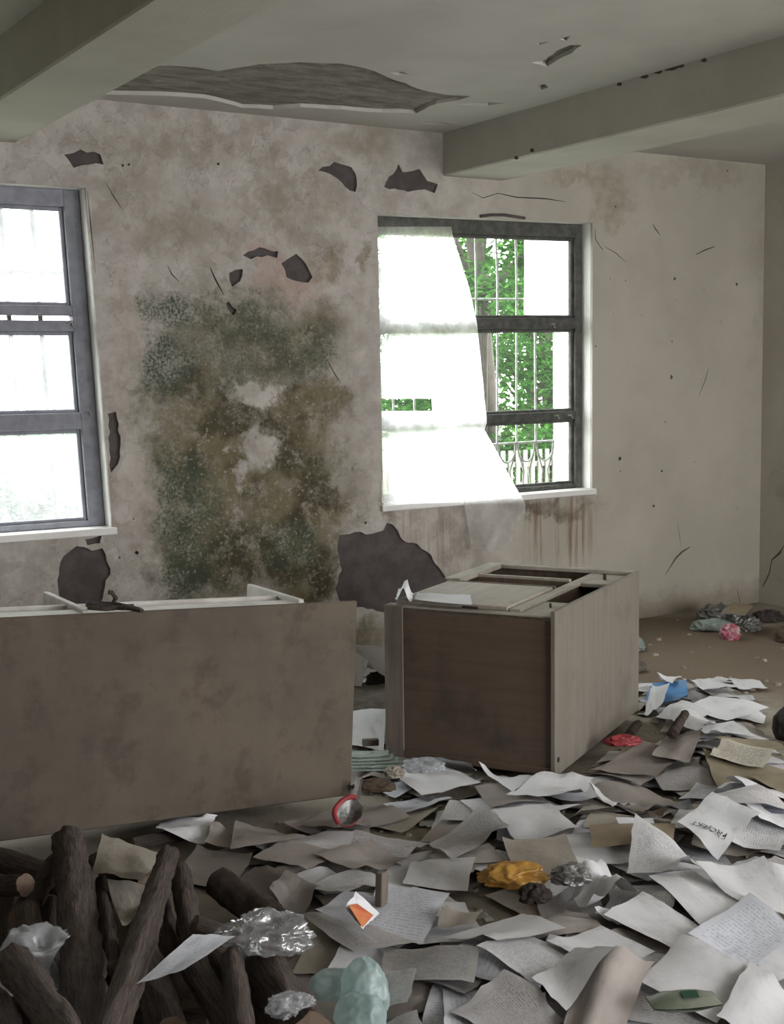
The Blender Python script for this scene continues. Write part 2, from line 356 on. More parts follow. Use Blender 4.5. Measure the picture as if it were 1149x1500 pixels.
def tube(name, pts, r, mat, parent=None, seg=8, closed=False):
    cu = bpy.data.curves.new(name, 'CURVE'); cu.dimensions = '3D'; cu.bevel_depth = r; cu.bevel_resolution = 2; cu.use_fill_caps = True
    s = cu.splines.new('POLY'); s.points.add(len(pts)-1)
    for q, p in zip(s.points, pts): q.co = (*p, 1)
    t = bpy.data.objects.new('tmp', cu); COL.objects.link(t)
    me = bpy.data.meshes.new_from_object(t.evaluated_get(bpy.context.evaluated_depsgraph_get())); me.name = name
    bpy.data.objects.remove(t); bpy.data.curves.remove(cu); me.materials.clear()
    return link(name, me, mat, parent, True)
def inpoly(x, y, poly):
    c = False; j = len(poly)-1
    for i in range(len(poly)):
        xi, yi = poly[i]; xj, yj = poly[j]
        if (yi > y) != (yj > y) and x < (xj-xi)*(y-yi)/(yj-yi)+xi: c = not c
        j = i
    return c
def ragged(poly, step=.03, amp=.010):
    out = []
    for i in range(len(poly)):
        a = Vector(poly[i]); b = Vector(poly[(i+1) % len(poly)]); n = max(1, int((b-a).length/step)); t = (b-a); nn = Vector((-t.y, t.x)).normalized() if t.length else Vector((0, 0))
        for q in range(n):
            out.append(tuple(a+t*(q/n)+(nn*random.uniform(-amp, amp) if q else Vector((0, 0)))))
    return out
def crackpoly(pts, w):
    P = [Vector(p) for p in pts]; L = []; Rr = []
    for i, p in enumerate(P):
        t = (P[min(i+1, len(P)-1)]-P[max(i-1, 0)]).normalized(); n = Vector((-t.y, t.x))
        ww = w*(0.25 if i in (0, len(P)-1) else random.uniform(.6, 1.3))
        L.append(tuple(p+n*ww)); Rr.append(tuple(p-n*ww))
    return L+Rr[::-1]
def sheet_with_holes(outer, holes):
    """2-D triangulation of a polygon with holes -> verts2d, tris"""
    vs, es = [], []
    for poly in [outer]+holes:
        b = len(vs); vs += [Vector(p) for p in poly]; es += [(b+i, b+(i+1) % len(poly)) for i in range(len(poly))]
    V, E_, Fc, *_ = delaunay_2d_cdt(vs, es, [], 0, 1e-5)
    tr = []
    for f in Fc:
        cx = sum(V[i].x for i in f)/3; cy = sum(V[i].y for i in f)/3
        if inpoly(cx, cy, outer) and not any(inpoly(cx, cy, h) for h in holes): tr.append(tuple(f))
    return V, tr
def skin(name, outer, holes, to3, depth, mat, parent=None, rims=None):
    """plaster skin: front face with holes, plus rim faces that go `depth` back at each hole. to3(a,b,d)"""
    V, tr = sheet_with_holes(outer, holes)
    v = [to3(p.x, p.y, 0) for p in V]; f = list(tr)
    for h in holes:
        b = len(v); n = len(h)
        v += [to3(a, c, 0) for a, c in h]+[to3(a, c, depth) for a, c in h]
        f += [(b+i, b+(i+1) % n, b+n+(i+1) % n, b+n+i) for i in range(n)]
    o = pyd(name, v, f, mat, parent)
    bm = bmesh.new(); bm.from_mesh(o.data); bmesh.ops.remove_doubles(bm, verts=bm.verts, dist=1e-5); bmesh.ops.recalc_face_normals(bm, faces=bm.faces); bm.to_mesh(o.data); bm.free()
    return o

# ------------------------------------------------------------------ window wall
def w2(px): 
    r = []
    for x, y in px: p = WP(x, y); r.append((p.x, p.z))
    return r
losses = [
 [(497, 784), (520, 779), (545, 782), (562, 777), (567, 766), (575, 768), (583, 777), (590, 791), (612, 797), (632, 813), (648, 838), (660, 862), (662, 888), (600, 905), (540, 893), (500, 886), (491, 862), (501, 835), (494, 806)],
 [(93, 815), (112, 800), (135, 807), (150, 803), (162, 833), (152, 868), (141, 905), (92, 905), (84, 850)],
 [(158, 606), (170, 603), (177, 640), (173, 680), (163, 692), (160, 660)],
 [(94, 226), (118, 219), (147, 226), (152, 241), (130, 241), (108, 246)],
 [(466, 250), (490, 237), (515, 245), (523, 262), (521, 281), (506, 274), (495, 262), (482, 254)],
 [(563, 274), (584, 240), (590, 252), (615, 247), (626, 265), (642, 270), (637, 283), (615, 278), (598, 281), (578, 276)],
 [(412, 386), (424, 378), (434, 372), (448, 386), (458, 406), (452, 414), (436, 412), (420, 406)],
 [(336, 400), (356, 394), (352, 412), (340, 420)],
 [(356, 374), (380, 362), (408, 368), (406, 378), (392, 374), (368, 380)],
 [(331, 444), (336, 442), (347, 454), (342, 462), (334, 454)],
 [(125, 790), (150, 782), (146, 796), (128, 799)],
]
HOLES = [ragged(w2(p), .03, .009) for p in losses]
cracks = [([(872, 335), (873, 350), (880, 362), (884, 366)], .005), ([(886, 361), (903, 371), (917, 384)], .004), ([(1020, 373), (1034, 366), (1048, 361)], .006),
 ([(956, 327), (961, 336), (968, 345)], .006), ([(993, 765), (996, 785), (998, 802)], .003), ([(1012, 801), (1000, 808), (990, 818), (975, 842)], .006), ([(1039, 537), (1034, 556), (1024, 580)], .004),
 ([(308, 392), (316, 410), (328, 432)], .007), ([(480, 528), (489, 545), (500, 562)], .004), ([(692, 282), (708, 290), (730, 283), (757, 289), (800, 291), (830, 296)], .003), ([(245, 388), (252, 402), (262, 412)], .004),
 ([(1080, 862), (1084, 880), (1086, 890)], .003), ([(567, 742), (562, 752), (570, 767)], .006), ([(155, 268), (168, 290), (178, 305)], .004), ([(128, 280), (133, 330), (140, 400)], .003)]
for pts, w in cracks: HOLES.append(crackpoly(w2(pts), w))
for x, y, r in [(984, 552, .016), (989, 408, .012), (1080, 416, .012), (985, 500, .006), (970, 690, .008), (908, 672, .014), (909, 690, .005), (975, 618, .006), (958, 741, .01), (1018, 677, .005), (1066, 250, .008), (990, 440, .004), (1032, 425, .005), (983, 489, .004), (899, 460, .004),
                (873, 507, .006), (917, 411, .005), (1090, 668, .004), (1080, 745, .005), (902, 303, .007), (180, 242, .008), (189, 241, .008), (200, 810, .011), (175, 817, .006), (536, 766, .010), (196, 760, .005), (320, 240, .009), (380, 430, .004), (990, 858, .004), (966, 895, .005), (894, 408, .004), (940, 462, .004), (1056, 470, .005)]:
    p = WP(x, y); HOLES.append([(p.x+r*random.uniform(.6, 1.2)*math.cos(a), p.z+r*random.uniform(.6, 1.2)*math.sin(a)) for a in [i*math.pi/3.5 for i in range(7)]])
def quad2(q): return [(p.x, p.z) for p in q]
outer = [(XL, 0), (XR, 0), (XR, CZ), (XL, CZ)]
wins = [quad2(LW), quad2(RW)]
# keep damage clear of the openings and of each other
def overl(h):
    return any(inpoly(a, b, w) for a, b in h for w in wins)
kept = []
for h in HOLES:
    if overl(h): continue
    if any(inpoly(a, b, q) for a, b in h for q in kept) or any(inpoly(a, b, h) for q in kept for a, b in q): continue
    kept.append(h)
HOLES = kept
wall_back = struct(skin('wall_back', outer, HOLES+[ragged(w, .06, .004) if 0 else w for w in wins], lambda a, b, d: Vector((a, D+d, b)), .02, M['wall']), 'mouldy plastered wall with two windows')
# masonry behind the plaster skin, with the window reveals
def slab_with_openings(name, outer, holes, to3, d0, d1, mats, parent):
    V, tr = sheet_with_holes(outer, holes)
    v = [to3(p.x, p.y, d0) for p in V]; n = len(v); v += [to3(p.x, p.y, d1) for p in V]
    f = list(tr)+[tuple(n+i for i in reversed(t)) for t in tr]; mi = [0]*len(f)
    for h in holes+[outer]:
        b = len(v); k = len(h); v += [to3(a, c, d0) for a, c in h]+[to3(a, c, d1) for a, c in h]
        f += [(b+i, b+(i+1) % k, b+k+(i+1) % k, b+k+i) for i in range(k)]; mi += [1]*k
    return pyd(name, v, f, mats, parent, mi=mi)
slab_with_openings('masonry_core', outer, wins, lambda a, b, d: Vector((a, D+d, b)), .02, .30, [M['cement'], M['reveal']], wall_back)
# sills
def bil(q, u, v, y=0): 
    p = (q[0]*(1-u)+q[1]*u)*(1-v)+(q[3]*(1-u)+q[2]*u)*v; return Vector((p.x, D+y, p.z))
def wbar(name, q, u0, u1, v0, v1, y0, y1, mat, parent):
    c = [bil(q, u0, v1, y0), bil(q, u1, v1, y0), bil(q, u1, v1, y1), bil(q, u0, v1, y1), bil(q, u0, v0, y0), bil(q, u1, v0, y0), bil(q, u1, v0, y1), bil(q, u0, v0, y1)]
    bm = bmesh.new(); vs = [bm.verts.new(p) for p in c]
    for f in BOXF: bm.faces.new([vs[i] for i in f])
    bmesh.ops.bevel(bm, geom=bm.edges[:], offset=.004, segments=1, affect='EDGES')
    me = bpy.data.meshes.new(name); bm.to_mesh(me); bm.free(); return link(name, me, mat, parent)
def window(name, label, q, mat, glassm, tr, jamb, latch=True):
    """tr: transoms [(v0,v1)...]"""
    w = bpy.data.objects.new(name, None); COL.objects.link(w); struct(w, label); w.empty_display_size = .1
    ju, hv = jamb
    wbar('jamb', q, 0, ju, 0, 1, .10, .17, mat, w); wbar('jamb', q, 1-ju, 1, 0, 1, .10, .17, mat, w)
    wbar('head', q, ju, 1-ju, 0, hv, .10, .17, mat, w); wbar('bottom_rail', q, ju, 1-ju, 1-.018, 1, .10, .17, mat, w)
    for a, b in tr: wbar('transom', q, ju, 1-ju, a, b, .10, .165, mat, w)
    ed = [hv]+[e for t in tr for e in t]+[1-.018]
    for i in range(0, len(ed), 2):
        a, b = ed[i], ed[i+1]
        if b-a < .03: continue
        p = wbar('glass_pane', q, ju, 1-ju, a, b, .138, .142, glassm, w)
        for u0, u1 in ((ju, ju+.012), (1-ju-.012, 1-ju)): wbar('sash_edge', q, u0, u1, a, b, .125, .155, mat, w)
        for v0, v1 in ((a, a+.012), (b-.010, b)): wbar('sash_edge', q, ju+.012, 1-ju-.012, v0, v1, .125, .155, mat, w)
    wbar('sill', q, -.012, 1.012, 1.0, 1.022, -.025, .12, M['reveal'], w)
    return w
w1 = window('window_1', 'blue grey framed window with film-hazed panes beside the mouldy pier', LW, M['frame_bloomed'], M['glass_haze'], [(.338, .368), (.382, .414), (.655, .705)], (.055, .05))
w2o = window('window_2', 'grey framed window half covered by a torn plastic sheet', RW, M['frame'], M['glass'], [(.350, .392), (.703, .735)], (.034, .05))
for q, par, pts in ((LW, w1, [(.93, .39), (.965, .655)]), (RW, w2o, [(.84, .376), (.86, .72), (.93, .72)])):
    for u, v in pts:
        p = bil(q, u, v, .095); lt = tube('latch', [p+Vector((-.012, 0, .0)), p+Vector((.012, -.006, .004)), p+Vector((.02, -.006, -.02))], .005, M['steel_white'], par)
bb = tube('paint_peel', [bil(RW, .45, -.006, -.006), bil(RW, .5, -.012, -.012), bil(RW, .56, -.014, -.012), bil(RW, .66, -.006, -.006)], .009, M['cement'], w2o)
# grilles outside
def grille(name, label, q, xs, rows, low=None, rad=.0075, mt='steel_white'):
    g = thing(name, label, 'window grille'); Y = .27
    for u in xs:
        wob = random.uniform(-.01, .01)
        tube('bar', [bil(q, u, .02, Y), bil(q, u+wob, .2, Y), bil(q, u+wob*.5, .5, Y), bil(q, u, low or 1.0, Y)], rad, M[mt], g)
    for v in rows: tube('cross_bar', [bil(q, -.01, v, Y+.012), bil(q, .5, v+.002, Y+.012), bil(q, 1.01, v, Y+.012)], rad*.95, M[mt], g)
    if low:
        for a, b in zip(xs[:-1], xs[1:]):
            mid_ = (a+b)/2; hw = (b-a)/2
            tube('scallop', [bil(q, mid_+hw*.92*math.cos(t), low+.075*math.sin(t)*1.0+.0, Y) for t in [i*math.pi/10 for i in range(11)]], .006, M['steel_white'], g)
        for u in xs:
            for s_ in (-1, 1):
                tube('tulip_bar', [bil(q, u+s_*.006, low, Y), bil(q, u+s_*.012, low+.05, Y), bil(q, u+s_*.036, low+.11, Y), bil(q, u+s_*.030, low+.15, Y), bil(q, u+s_*.033, .99, Y)], .006, M['metal'], g)
    return g
def u_of(q, x, y, dep=.27):
    p = WP(x, y, dep); return (p.x-q[0].x)/(q[1].x-q[0].x)
uu = u_of(RW, 727, 530); du = (u_of(RW, 812, 530)-uu)/3
grille('window_grille', 'pale steel grille with scalloped lower loops outside the half-covered window', RW, [uu+du*i for i in range(-7, 5) if 0 < uu+du*i < 1], [.275, .82], .82)
grille('window_grille', 'steel bar grille with one cross bar outside the film-hazed window', LW, [u_of(LW, 47, 380)+(u_of(LW, 52, 380)-u_of(LW, 7, 380))*i for i in range(-8, 1)], [.235, .40, .80], None, .013, 'dark_rag')
# ------------------------------------------------------------------ other walls, floor, ceiling, beams
def wr2(px):
    r = []
    for x, y in px: p = WX(x, y); r.append((p.y, p.z))
    return r
rc = [crackpoly(wr2([(1148, 800), (1143, 809), (1131, 820), (1127, 840), (1121, 853), (1117, 860)]), .008)]
ro = [(YF, 0), (D, 0), (D, CZ), (YF, CZ)]
rh = [[(y0, z0), (y1, z0), (y1, z1), (y0, z1)] for y0, y1, z0, z1 in RIGHT_OPEN]
wall_right = struct(skin('wall_right', ro, rc+rh, lambda a, b, d: Vector((XR+d, a, b)), .02, M['side_wall']))
slab_with_openings('masonry_core', ro, rh, lambda a, b, d: Vector((XR+d, a, b)), .02, .28, [M['cement'], M['reveal']], wall_right)
fo = [(XL, 0), (XR, 0), (XR, CZ), (XL, CZ)]
fh = [[(a, b), (c, b), (c, d), (a, d)] for a, c, b, d in FRONT_OPEN]
fh = [[(a, max(b, .001)) for a, b in h] for h in fh]
wall_front = struct(slab_with_openings('wall_front', fo, fh, lambda a, b, d: Vector((a, YF-d, b)), 0, .28, [M['side_wall'], M['reveal']], None))
wall_left = struct(box('wall_left', (XL-.25, YF, 0), (XL, D, CZ), M['side_wall'], None, 0))
floor = struct(box('floor', (XL-.25, YF-.28, -.15), (XR+.28, D+.3, 0), M['floor'], None, 0))
# ceiling with spalled area (world XY at z = CZ)
def c2(px):
    r = []
    for x, y in px: p = F(x, y, CZ); r.append((p.x, p.y))
    return r
spall = ragged(c2([(135, 138), (190, 105), (217, 97), (250, 96), (290, 99), (320, 104), (350, 99), (380, 94), (440, 91), (500, 93), (530, 99), (548, 104), (580, 118), (612, 130), (650, 138), (690, 141), (670, 147), (640, 152), (622, 160), (610, 166), (560, 165), (500, 160), (440, 157), (400, 160), (355, 158), (330, 151), (300, 144), (260, 141), (200, 139)]), .07, .012)
csp = [spall]+[ragged(c2(p), .05, .006) for p in (
   [(778, 92), (800, 88), (815, 75), (835, 66), (853, 66), (838, 78), (820, 86), (802, 97), (790, 94)], [(785, 64), (805, 61), (790, 66)], [(820, 58), (836, 52), (830, 60)], [(787, 127), (798, 123), (804, 128), (793, 132)], [(670, 153), (700, 149), (740, 151), (715, 155)], [(618, 181), (645, 178), (672, 184), (648, 183)], [(572, 107), (590, 105), (600, 110), (585, 110)])]
co = [(XL, YF), (XR, YF), (XR, D), (XL, D)]
cc = [[(x, min(max(y, YF+.01), D-.015)) for x, y in h] for h in csp]
ceiling = struct(skin('ceiling', co, cc, lambda a, b, d: Vector((a, b, CZ+d)), .02, M['ceiling']), 'white ceiling with spalled plaster')
box('concrete_slab', (XL-.25, YF-.28, CZ+.0195), (XR+.28, D+.3, CZ+.25), M['slab'], ceiling, 0)
def beam(name, x0, x1, label):
    o = box(name, (x0, YF, BZ), (x1, D+.01, CZ+.02), M['beam'], None, .008); return struct(o, label)
b1 = beam('trim_1', 1.60, 1.95, 'painted concrete ceiling beam near the blue grey window')
b2 = beam('trim_2', 4.43, 4.86, 'painted concrete ceiling beam over the half-covered window')
for i, (x, y, w) in enumerate([(965, 105, .03), (985, 100, .05), (998, 96, .025), (1032, 88, .02), (908, 123, .02), (945, 112, .03), (757, 231, .02), (780, 220, .02)]):
    d = ray(x, y); t = 4.43/d.x; p = Vector((4.43, d.y*t, EYE+d.z*t))
    pyd('paint_chip', [p+Vector((-.0015, s*w, c)) for s, c in ((-1, -.006), (-.3, -.012), (1, -.002), (.6, .01), (-.5, .008))], [(0, 1, 2, 3, 4)], M['cement'], b2)

# ------------------------------------------------------------------ outdoors
gnd = struct(box('ground_outside', (-30, D+.31, -.75), (60, 70, -.45), M['grass'], None, 0))
def leaf_mesh(name, centers, sizes, mat, parent, n_each, spread, leaf):
    rng = np.random.RandomState(len(centers)+n_each)
    V = []; Fc = []
    for c, s in zip(centers, sizes):
        n = n_each
        pts = rng.normal(0, 1, (n, 3)); pts /= np.linalg.norm(pts, axis=1)[:, None]; pts *= (rng.rand(n, 1)**.5)*s*spread
        for p in pts:
            q = np.array(c)+p*np.array([1, 1, .75]); a = rng.rand()*6.283; ln = leaf*(.6+.8*rng.rand()); tilt = rng.uniform(-.9, .4)
            d = np.array([math.cos(a)*math.cos(tilt), math.sin(a)*math.cos(tilt), math.sin(tilt)]); sd = np.array([-math.sin(a), math.cos(a), rng.uniform(-.4, .4)])*ln*.30
            b = len(V); V += [q, q+d*ln*.45+sd, q+d*ln, q+d*ln*.45-sd]; Fc += [(b, b+1, b+2), (b, b+2, b+3)]
    o = pyd(name, V, Fc, mat, parent); o['kind'] = 'stuff'; return o
def tree(name, label, loc, h, r, ncl, nl, leaf, mat, seed, z0f=.35):
    rnd = random.Random(seed); t = thing(name, label, 'tree', loc, group=None)
    top = Vector((rnd.uniform(-.3, .3), rnd.uniform(-.3, .3), h*.86))
    tube('trunk', [(0, 0, 0), (top.x*.3+.08, top.y*.3, h*.3), (top.x*.6-.05, top.y*.6, h*.6), tuple(top)], .085, M['trunk'], t)
    cs, ss = [], []
    for i in range(ncl):
        z = h*rnd.uniform(z0f, 1.0); rr = r*math.sqrt(max(.08, 1-((z/h-.62)/.45)**2)); a = rnd.uniform(0, 6.283); q = rr*math.sqrt(rnd.random())
        c = Vector((q*math.cos(a), q*math.sin(a), z)); cs.append(c); ss.append(rnd.uniform(.3, .62))
        if i % 3 == 0:
            f = max(.15, z/h-.25); tube('branch', [(top.x*f, top.y*f, h*f), tuple((Vector((top.x*f, top.y*f, h*f))+c)/2+Vector((0, 0, .1))), tuple(c)], .022, M['trunk'], t)
    leaf_mesh('foliage', cs, ss, mat, t, nl, 1.0, leaf); return t
G0 = -.45
def out(x, y, Y):                      # ground point seen through a window at world Y
    d = ray(x, y); t = Y/d.y; return Vector((d.x*t, Y, G0))
tree('leafy_tree', 'leafy green tree with slim dark trunk outside the half-covered window', out(715, 500, 11.2), 5.6, 1.7, 80, 170, .105, M['leaf'], 3, .22)
tree('leafy_tree', 'taller open-crowned tree standing farther back outside the half-covered window', out(775, 500, 18.6), 8.6, 1.9, 72, 130, .13, M['leaf'], 5, .30)
tree('leafy_tree', 'dense low bushy tree beyond the picket fence outside', out(800, 500, 14.8), 4.4, 1.75, 66, 180, .115, M['leaf'], 9, .15)
tree('leafy_tree', 'broad dark tree at the far side beyond the picket fence', out(615, 500, 24.5), 6.4, 2.6, 64, 130, .17, M['leaf'], 12, .1)
for i, (x, Y, h) in enumerate([(20, 17, 1.5), (-60, 21.5, 1.75), (80, 26, 1.3)]):
    tree('far_bush', 'pale low bush far outside the film-hazed window', out(x, 600, Y), h, 1.2, 26, 70, .16, M['leaf_far'], 20+i, .1)['group'] = 'pale bushes beyond the hazed window'
fc = thing('picket_fence', 'pale picket fence standing outside below the trees', 'fence', (0, 0, 0))
fy = 10.1
d_ = ray(750, 660); FT = EYE+d_.z*fy/d_.y
pk = None
for i in range(34):
    x = 6.4+i*.085
    if pk is None: pk = box('picket', (x-.022, fy-.01, G0), (x+.022, fy+.01, FT), M['fence'], fc, .004)
    else:
        o = pk.copy(); COL.objects.link(o); o.parent = fc; o.location.x = i*.085
for z in (-.2, FT-.16): box('rail', (6.3, fy+.01, z), (9.4, fy+.04, z+.05), M['fence'], fc, .004)

# ------------------------------------------------------------------ plastic sheets on the window
def film_grid(name, rows, ncol, mat, parent=None, skip=None, wr=.012, seed=0):
    V, Fc, uv = [], [], []
    n = len(rows)
    for i, (y, xl, xr, dep) in enumerate(rows):
        for j in range(ncol+1):
            t = j/ncol; x = xl+(xr-xl)*t; p = WP(x, y, dep)
            w = noise.noise(Vector((p.x*5+p.z*1.6+seed, p.z*1.2, seed)))*wr+noise.noise(Vector((p.x*14-p.z*9, p.z*3, seed+4)))*wr*.45
            p.y += w; V.append(p); uv.append((t, i/n))
    for i in range(n-1):
        for j in range(ncol):
            b = i*(ncol+1)+j
            if skip and skip(rows[i], rows[i][1]+(rows[i][2]-rows[i][1])*(j+.5)/ncol): continue
            Fc.append((b, b+1, b+ncol+2, b+ncol+1))
    return pyd(name, V, Fc, mat, parent, True, uv=uv)
def interp(y, tab):
    for (a, va), (b, vb) in zip(tab[:-1], tab[1:]):
        if a <= y <= b: return va+(vb-va)*(y-a)/(b-a)
    return tab[-1][1] if y > tab[-1][0] else tab[0][1]
right_e = [(330, 661), (350, 664), (372, 672), (430, 690), (480, 700), (560, 708), (618, 714), (628, 710), (632, 711), (660, 727), (700, 748), (735, 768)]
rows = [(y, interp(y, [(330, 549), (740, 560)]), interp(y, right_e), interp(y, [(330, .075), (560, .06), (680, .045), (722, -.034), (737, -.04)])) for y in list(range(332, 736, 9))+[737]]
sh = tag(film_grid('plastic_sheet', rows, 36, M['sheet'], None, lambda r, x: 583 < r[0] < 601 and x < 634, .014), 'torn milky plastic sheet covering half of the grey framed window and hanging over its sill', 'plastic sheet')
rows = [(y, interp(y, [(727, 679), (800, 690)]), interp(y, [(727, 763), (736, 769), (752, 769), (770, 757), (800, 748)]), -.040-.0002*(y-727)) for y in range(727, 806, 6)]
film_grid('hanging_tail', rows, 16, M['sheet'], sh, None, .02, 3)
rows = [(y, 768 if y < 462 else 812, 837, .20) for y in list(range(336, 462, 14))+[461, 463]+list(range(470, 722, 14))]
tag(film_grid('plastic_film', rows, 10, M['sheet'], None, None, .008, 9), 'narrow strip of milky film behind the grey window frame by its right jamb', 'plastic film')

# ------------------------------------------------------------------ cabinets
c1 = thing('wooden_cabinet', 'brown plywood cabinet lying tipped over, with open compartments on top', 'cabinet', (3.225, 4.12, .04), (0, 0, math.radians(32.4)))
L, Wd, Ht = 1.14, .73, .63
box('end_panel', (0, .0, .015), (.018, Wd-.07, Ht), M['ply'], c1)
box('corner_post', (-.006, Wd-.085, 0), (.03, Wd, Ht+.005), M['dark_edge'], c1)
box('bottom_batten', (-.008, 0, 0), (0.02, Wd-.085, .03), M['ply'], c1)
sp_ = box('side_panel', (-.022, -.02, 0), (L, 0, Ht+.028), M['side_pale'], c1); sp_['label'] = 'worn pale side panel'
tube('screw', [(.01, -.024, .065), (.01, -.018, .065)], .011, M['dark_rag'], sp_)
box('side_panel', (.03, Wd-.02, 0), (.60, Wd, Ht-.01), M['side_pale'], c1); box('side_panel', (.60, Wd-.02, 0), (L, Wd, Ht+.03), M['side_pale'], c1)
box('rear_panel', (L-.02, 0, 0), (L, Wd-.02, Ht+.02), M['wood_in'], c1)
box('bottom_board', (.02, 0, .02), (L-.02, Wd-.02, .035), M['wood_in'], c1)
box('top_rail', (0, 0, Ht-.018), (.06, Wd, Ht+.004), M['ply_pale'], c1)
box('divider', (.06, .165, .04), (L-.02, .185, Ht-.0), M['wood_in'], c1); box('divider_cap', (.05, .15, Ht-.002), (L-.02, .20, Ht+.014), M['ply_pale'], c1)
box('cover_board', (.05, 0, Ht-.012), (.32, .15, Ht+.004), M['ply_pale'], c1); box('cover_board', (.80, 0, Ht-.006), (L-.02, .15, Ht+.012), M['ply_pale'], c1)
dr = box('door_panel', (.045, .205, Ht+.004), (.585, Wd-.03, Ht+.022), M['ply_pale'], c1); dr['label'] = 'loose pale door board'
box('hinge', (.04, .33, Ht+.0), (.05, .40, Ht+.014), M['dark_rag'], dr)
box('cross_board', (.60, .20, .05), (.618, Wd-.02, Ht+.022), M['wood_in'], c1)
box('cross_board', (.80, .20, .05), (.815, Wd-.02, Ht+.016), M['wood_in'], c1); box('cross_rail', (.795, .20, Ht+.012), (.82, Wd-.07, Ht+.026), M['ply_pale'], c1)
box('top_rail', (.60, Wd-.085, Ht+.012), (L, Wd-.002, Ht+.032), M['ply_pale'], c1); box('top_rail', (L-.05, .0, Ht+.012), (L, Wd-.085, Ht+.03), M['ply_pale'], c1)
tube('knob', [(.93, .08, Ht+.01), (.93, .08, Ht+.04)], .008, M['dark_rag'], c1)
tube('nail', [(.19, .075, Ht+.008), (.23, .09, Ht+.012)], .005, M['dark_rag'], c1)
c2_ = thing('fallen_bookcase', 'large bookcase lying on its side, stained hardboard back turned outward', 'bookcase', (2.425, 4.315, .05), (0, .055, -.008))
bk = box('back_panel', (-1.85, 0, 0), (0, .014, .735), M['panel'], c2_, .004); bk['label'] = 'stained greyish brown hardboard back'
for x in (-1.80, -1.02, -.215): box('shelf', (x-.022, .014, .01), (x, .46, .748 if x > -1.5 else .735), M['white_wood'], c2_)
box('top_board', (-1.82, .014, .715), (-.2, .115, .733), M['white_wood'], c2_)
box('top_rail', (-1.82, .185, .70), (-.237, .205, .738), M['white_wood'], c2_)
box('bottom_board', (-1.82, .014, 0), (-.2, .44, .018), M['wood_in'], c2_)  # dark instead of white, so the gap beneath looks shaded
ct = thing('dry_twig', 'knotted dry twigs lying on top of the fallen bookcase', 'twig')
def tp(x, y, z=.84): return F(x, y, z)
for nm, pts in (('twig', [(126, 886), (150, 884), (175, 886), (205, 893)]), ('twig', [(130, 890), (155, 892), (180, 889), (196, 888)]), ('twig', [(140, 888), (165, 885), (172, 876), (166, 869), (160, 868)]), ('twig', [(128, 884), (145, 889), (190, 891), (208, 895)])):
    P = [tp(x, y, .864) if y > 879 else tp(170, 886, .864)+Vector((-(172-x)*.002, 0, (884-y)*.0028)) for x, y in pts]
    tube(nm, P, .008, M['bark'], ct)

# ------------------------------------------------------------------ firewood
def make_log(p0, p1, r, label, mat='bark', seed=0, bend=.02, group='firewood pile by the fallen bookcase', taper=.85):
    p0, p1 = Vector(p0), Vector(p1); ax = p1-p0; Ln = ax.length; ax.normalize()
    s1 = ax.cross(Vector((0, 0, 1))); s1 = s1.normalized() if s1.length > .1 else Vector((1, 0, 0)); s2 = ax.cross(s1)
    nr, ns = max(8, int(Ln/.022)), 20; V, Fc, uv = [], [], []
    for i in range(nr+1):
        t = i/nr; c = p0.lerp(p1, t)+s1*math.sin(t*3+seed)*bend*Ln*.5+s2*math.cos(t*2.3+seed*2)*bend*Ln*.4
        rr = r*(1-(1-taper)*t)
        for j in range(ns+1):
            a = j/ns*2*math.pi
            q = rr*(1+.16*noise.noise(Vector((math.cos(a)*1.6+seed*9, math.sin(a)*1.6, t*Ln*9)))+.14*noise.noise(Vector((math.cos(a)*4+seed, math.sin(a)*4, t*Ln*14)))+.10*noise.noise(Vector((math.cos(a)*9+seed, math.sin(a)*9, t*Ln*30))))
            V.append(c+s1*math.cos(a)*q+s2*math.sin(a)*q); uv.append((j/ns, t*Ln*3))
    for i in range(nr):
        for j in range(ns):
            b = i*(ns+1)+j; Fc.append((b, b+1, b+ns+2, b+ns+1))
    o = tag(pyd('firewood_log', V, Fc, M[mat], None, True, uv=uv), label, 'log', group)
    for e, ring in ((0, range(ns)), (1, range(ns))):
        base = 0 if e == 0 else nr*(ns+1); cen = sum((V[base+j] for j in range(ns)), Vector())/ns
        vv = [V[base+j] for j in range(ns)]+[cen+(ax if e else -ax)*.006]
        pyd('cut_end', vv, [(j, (j+1) % ns, ns) if e else ((j+1) % ns, j, ns) for j in range(ns)], M['cut_end' if mat == 'bark' else 'charred'], o)
    return o
PILE = 'bark-covered firewood log in the pile by the fallen bookcase'
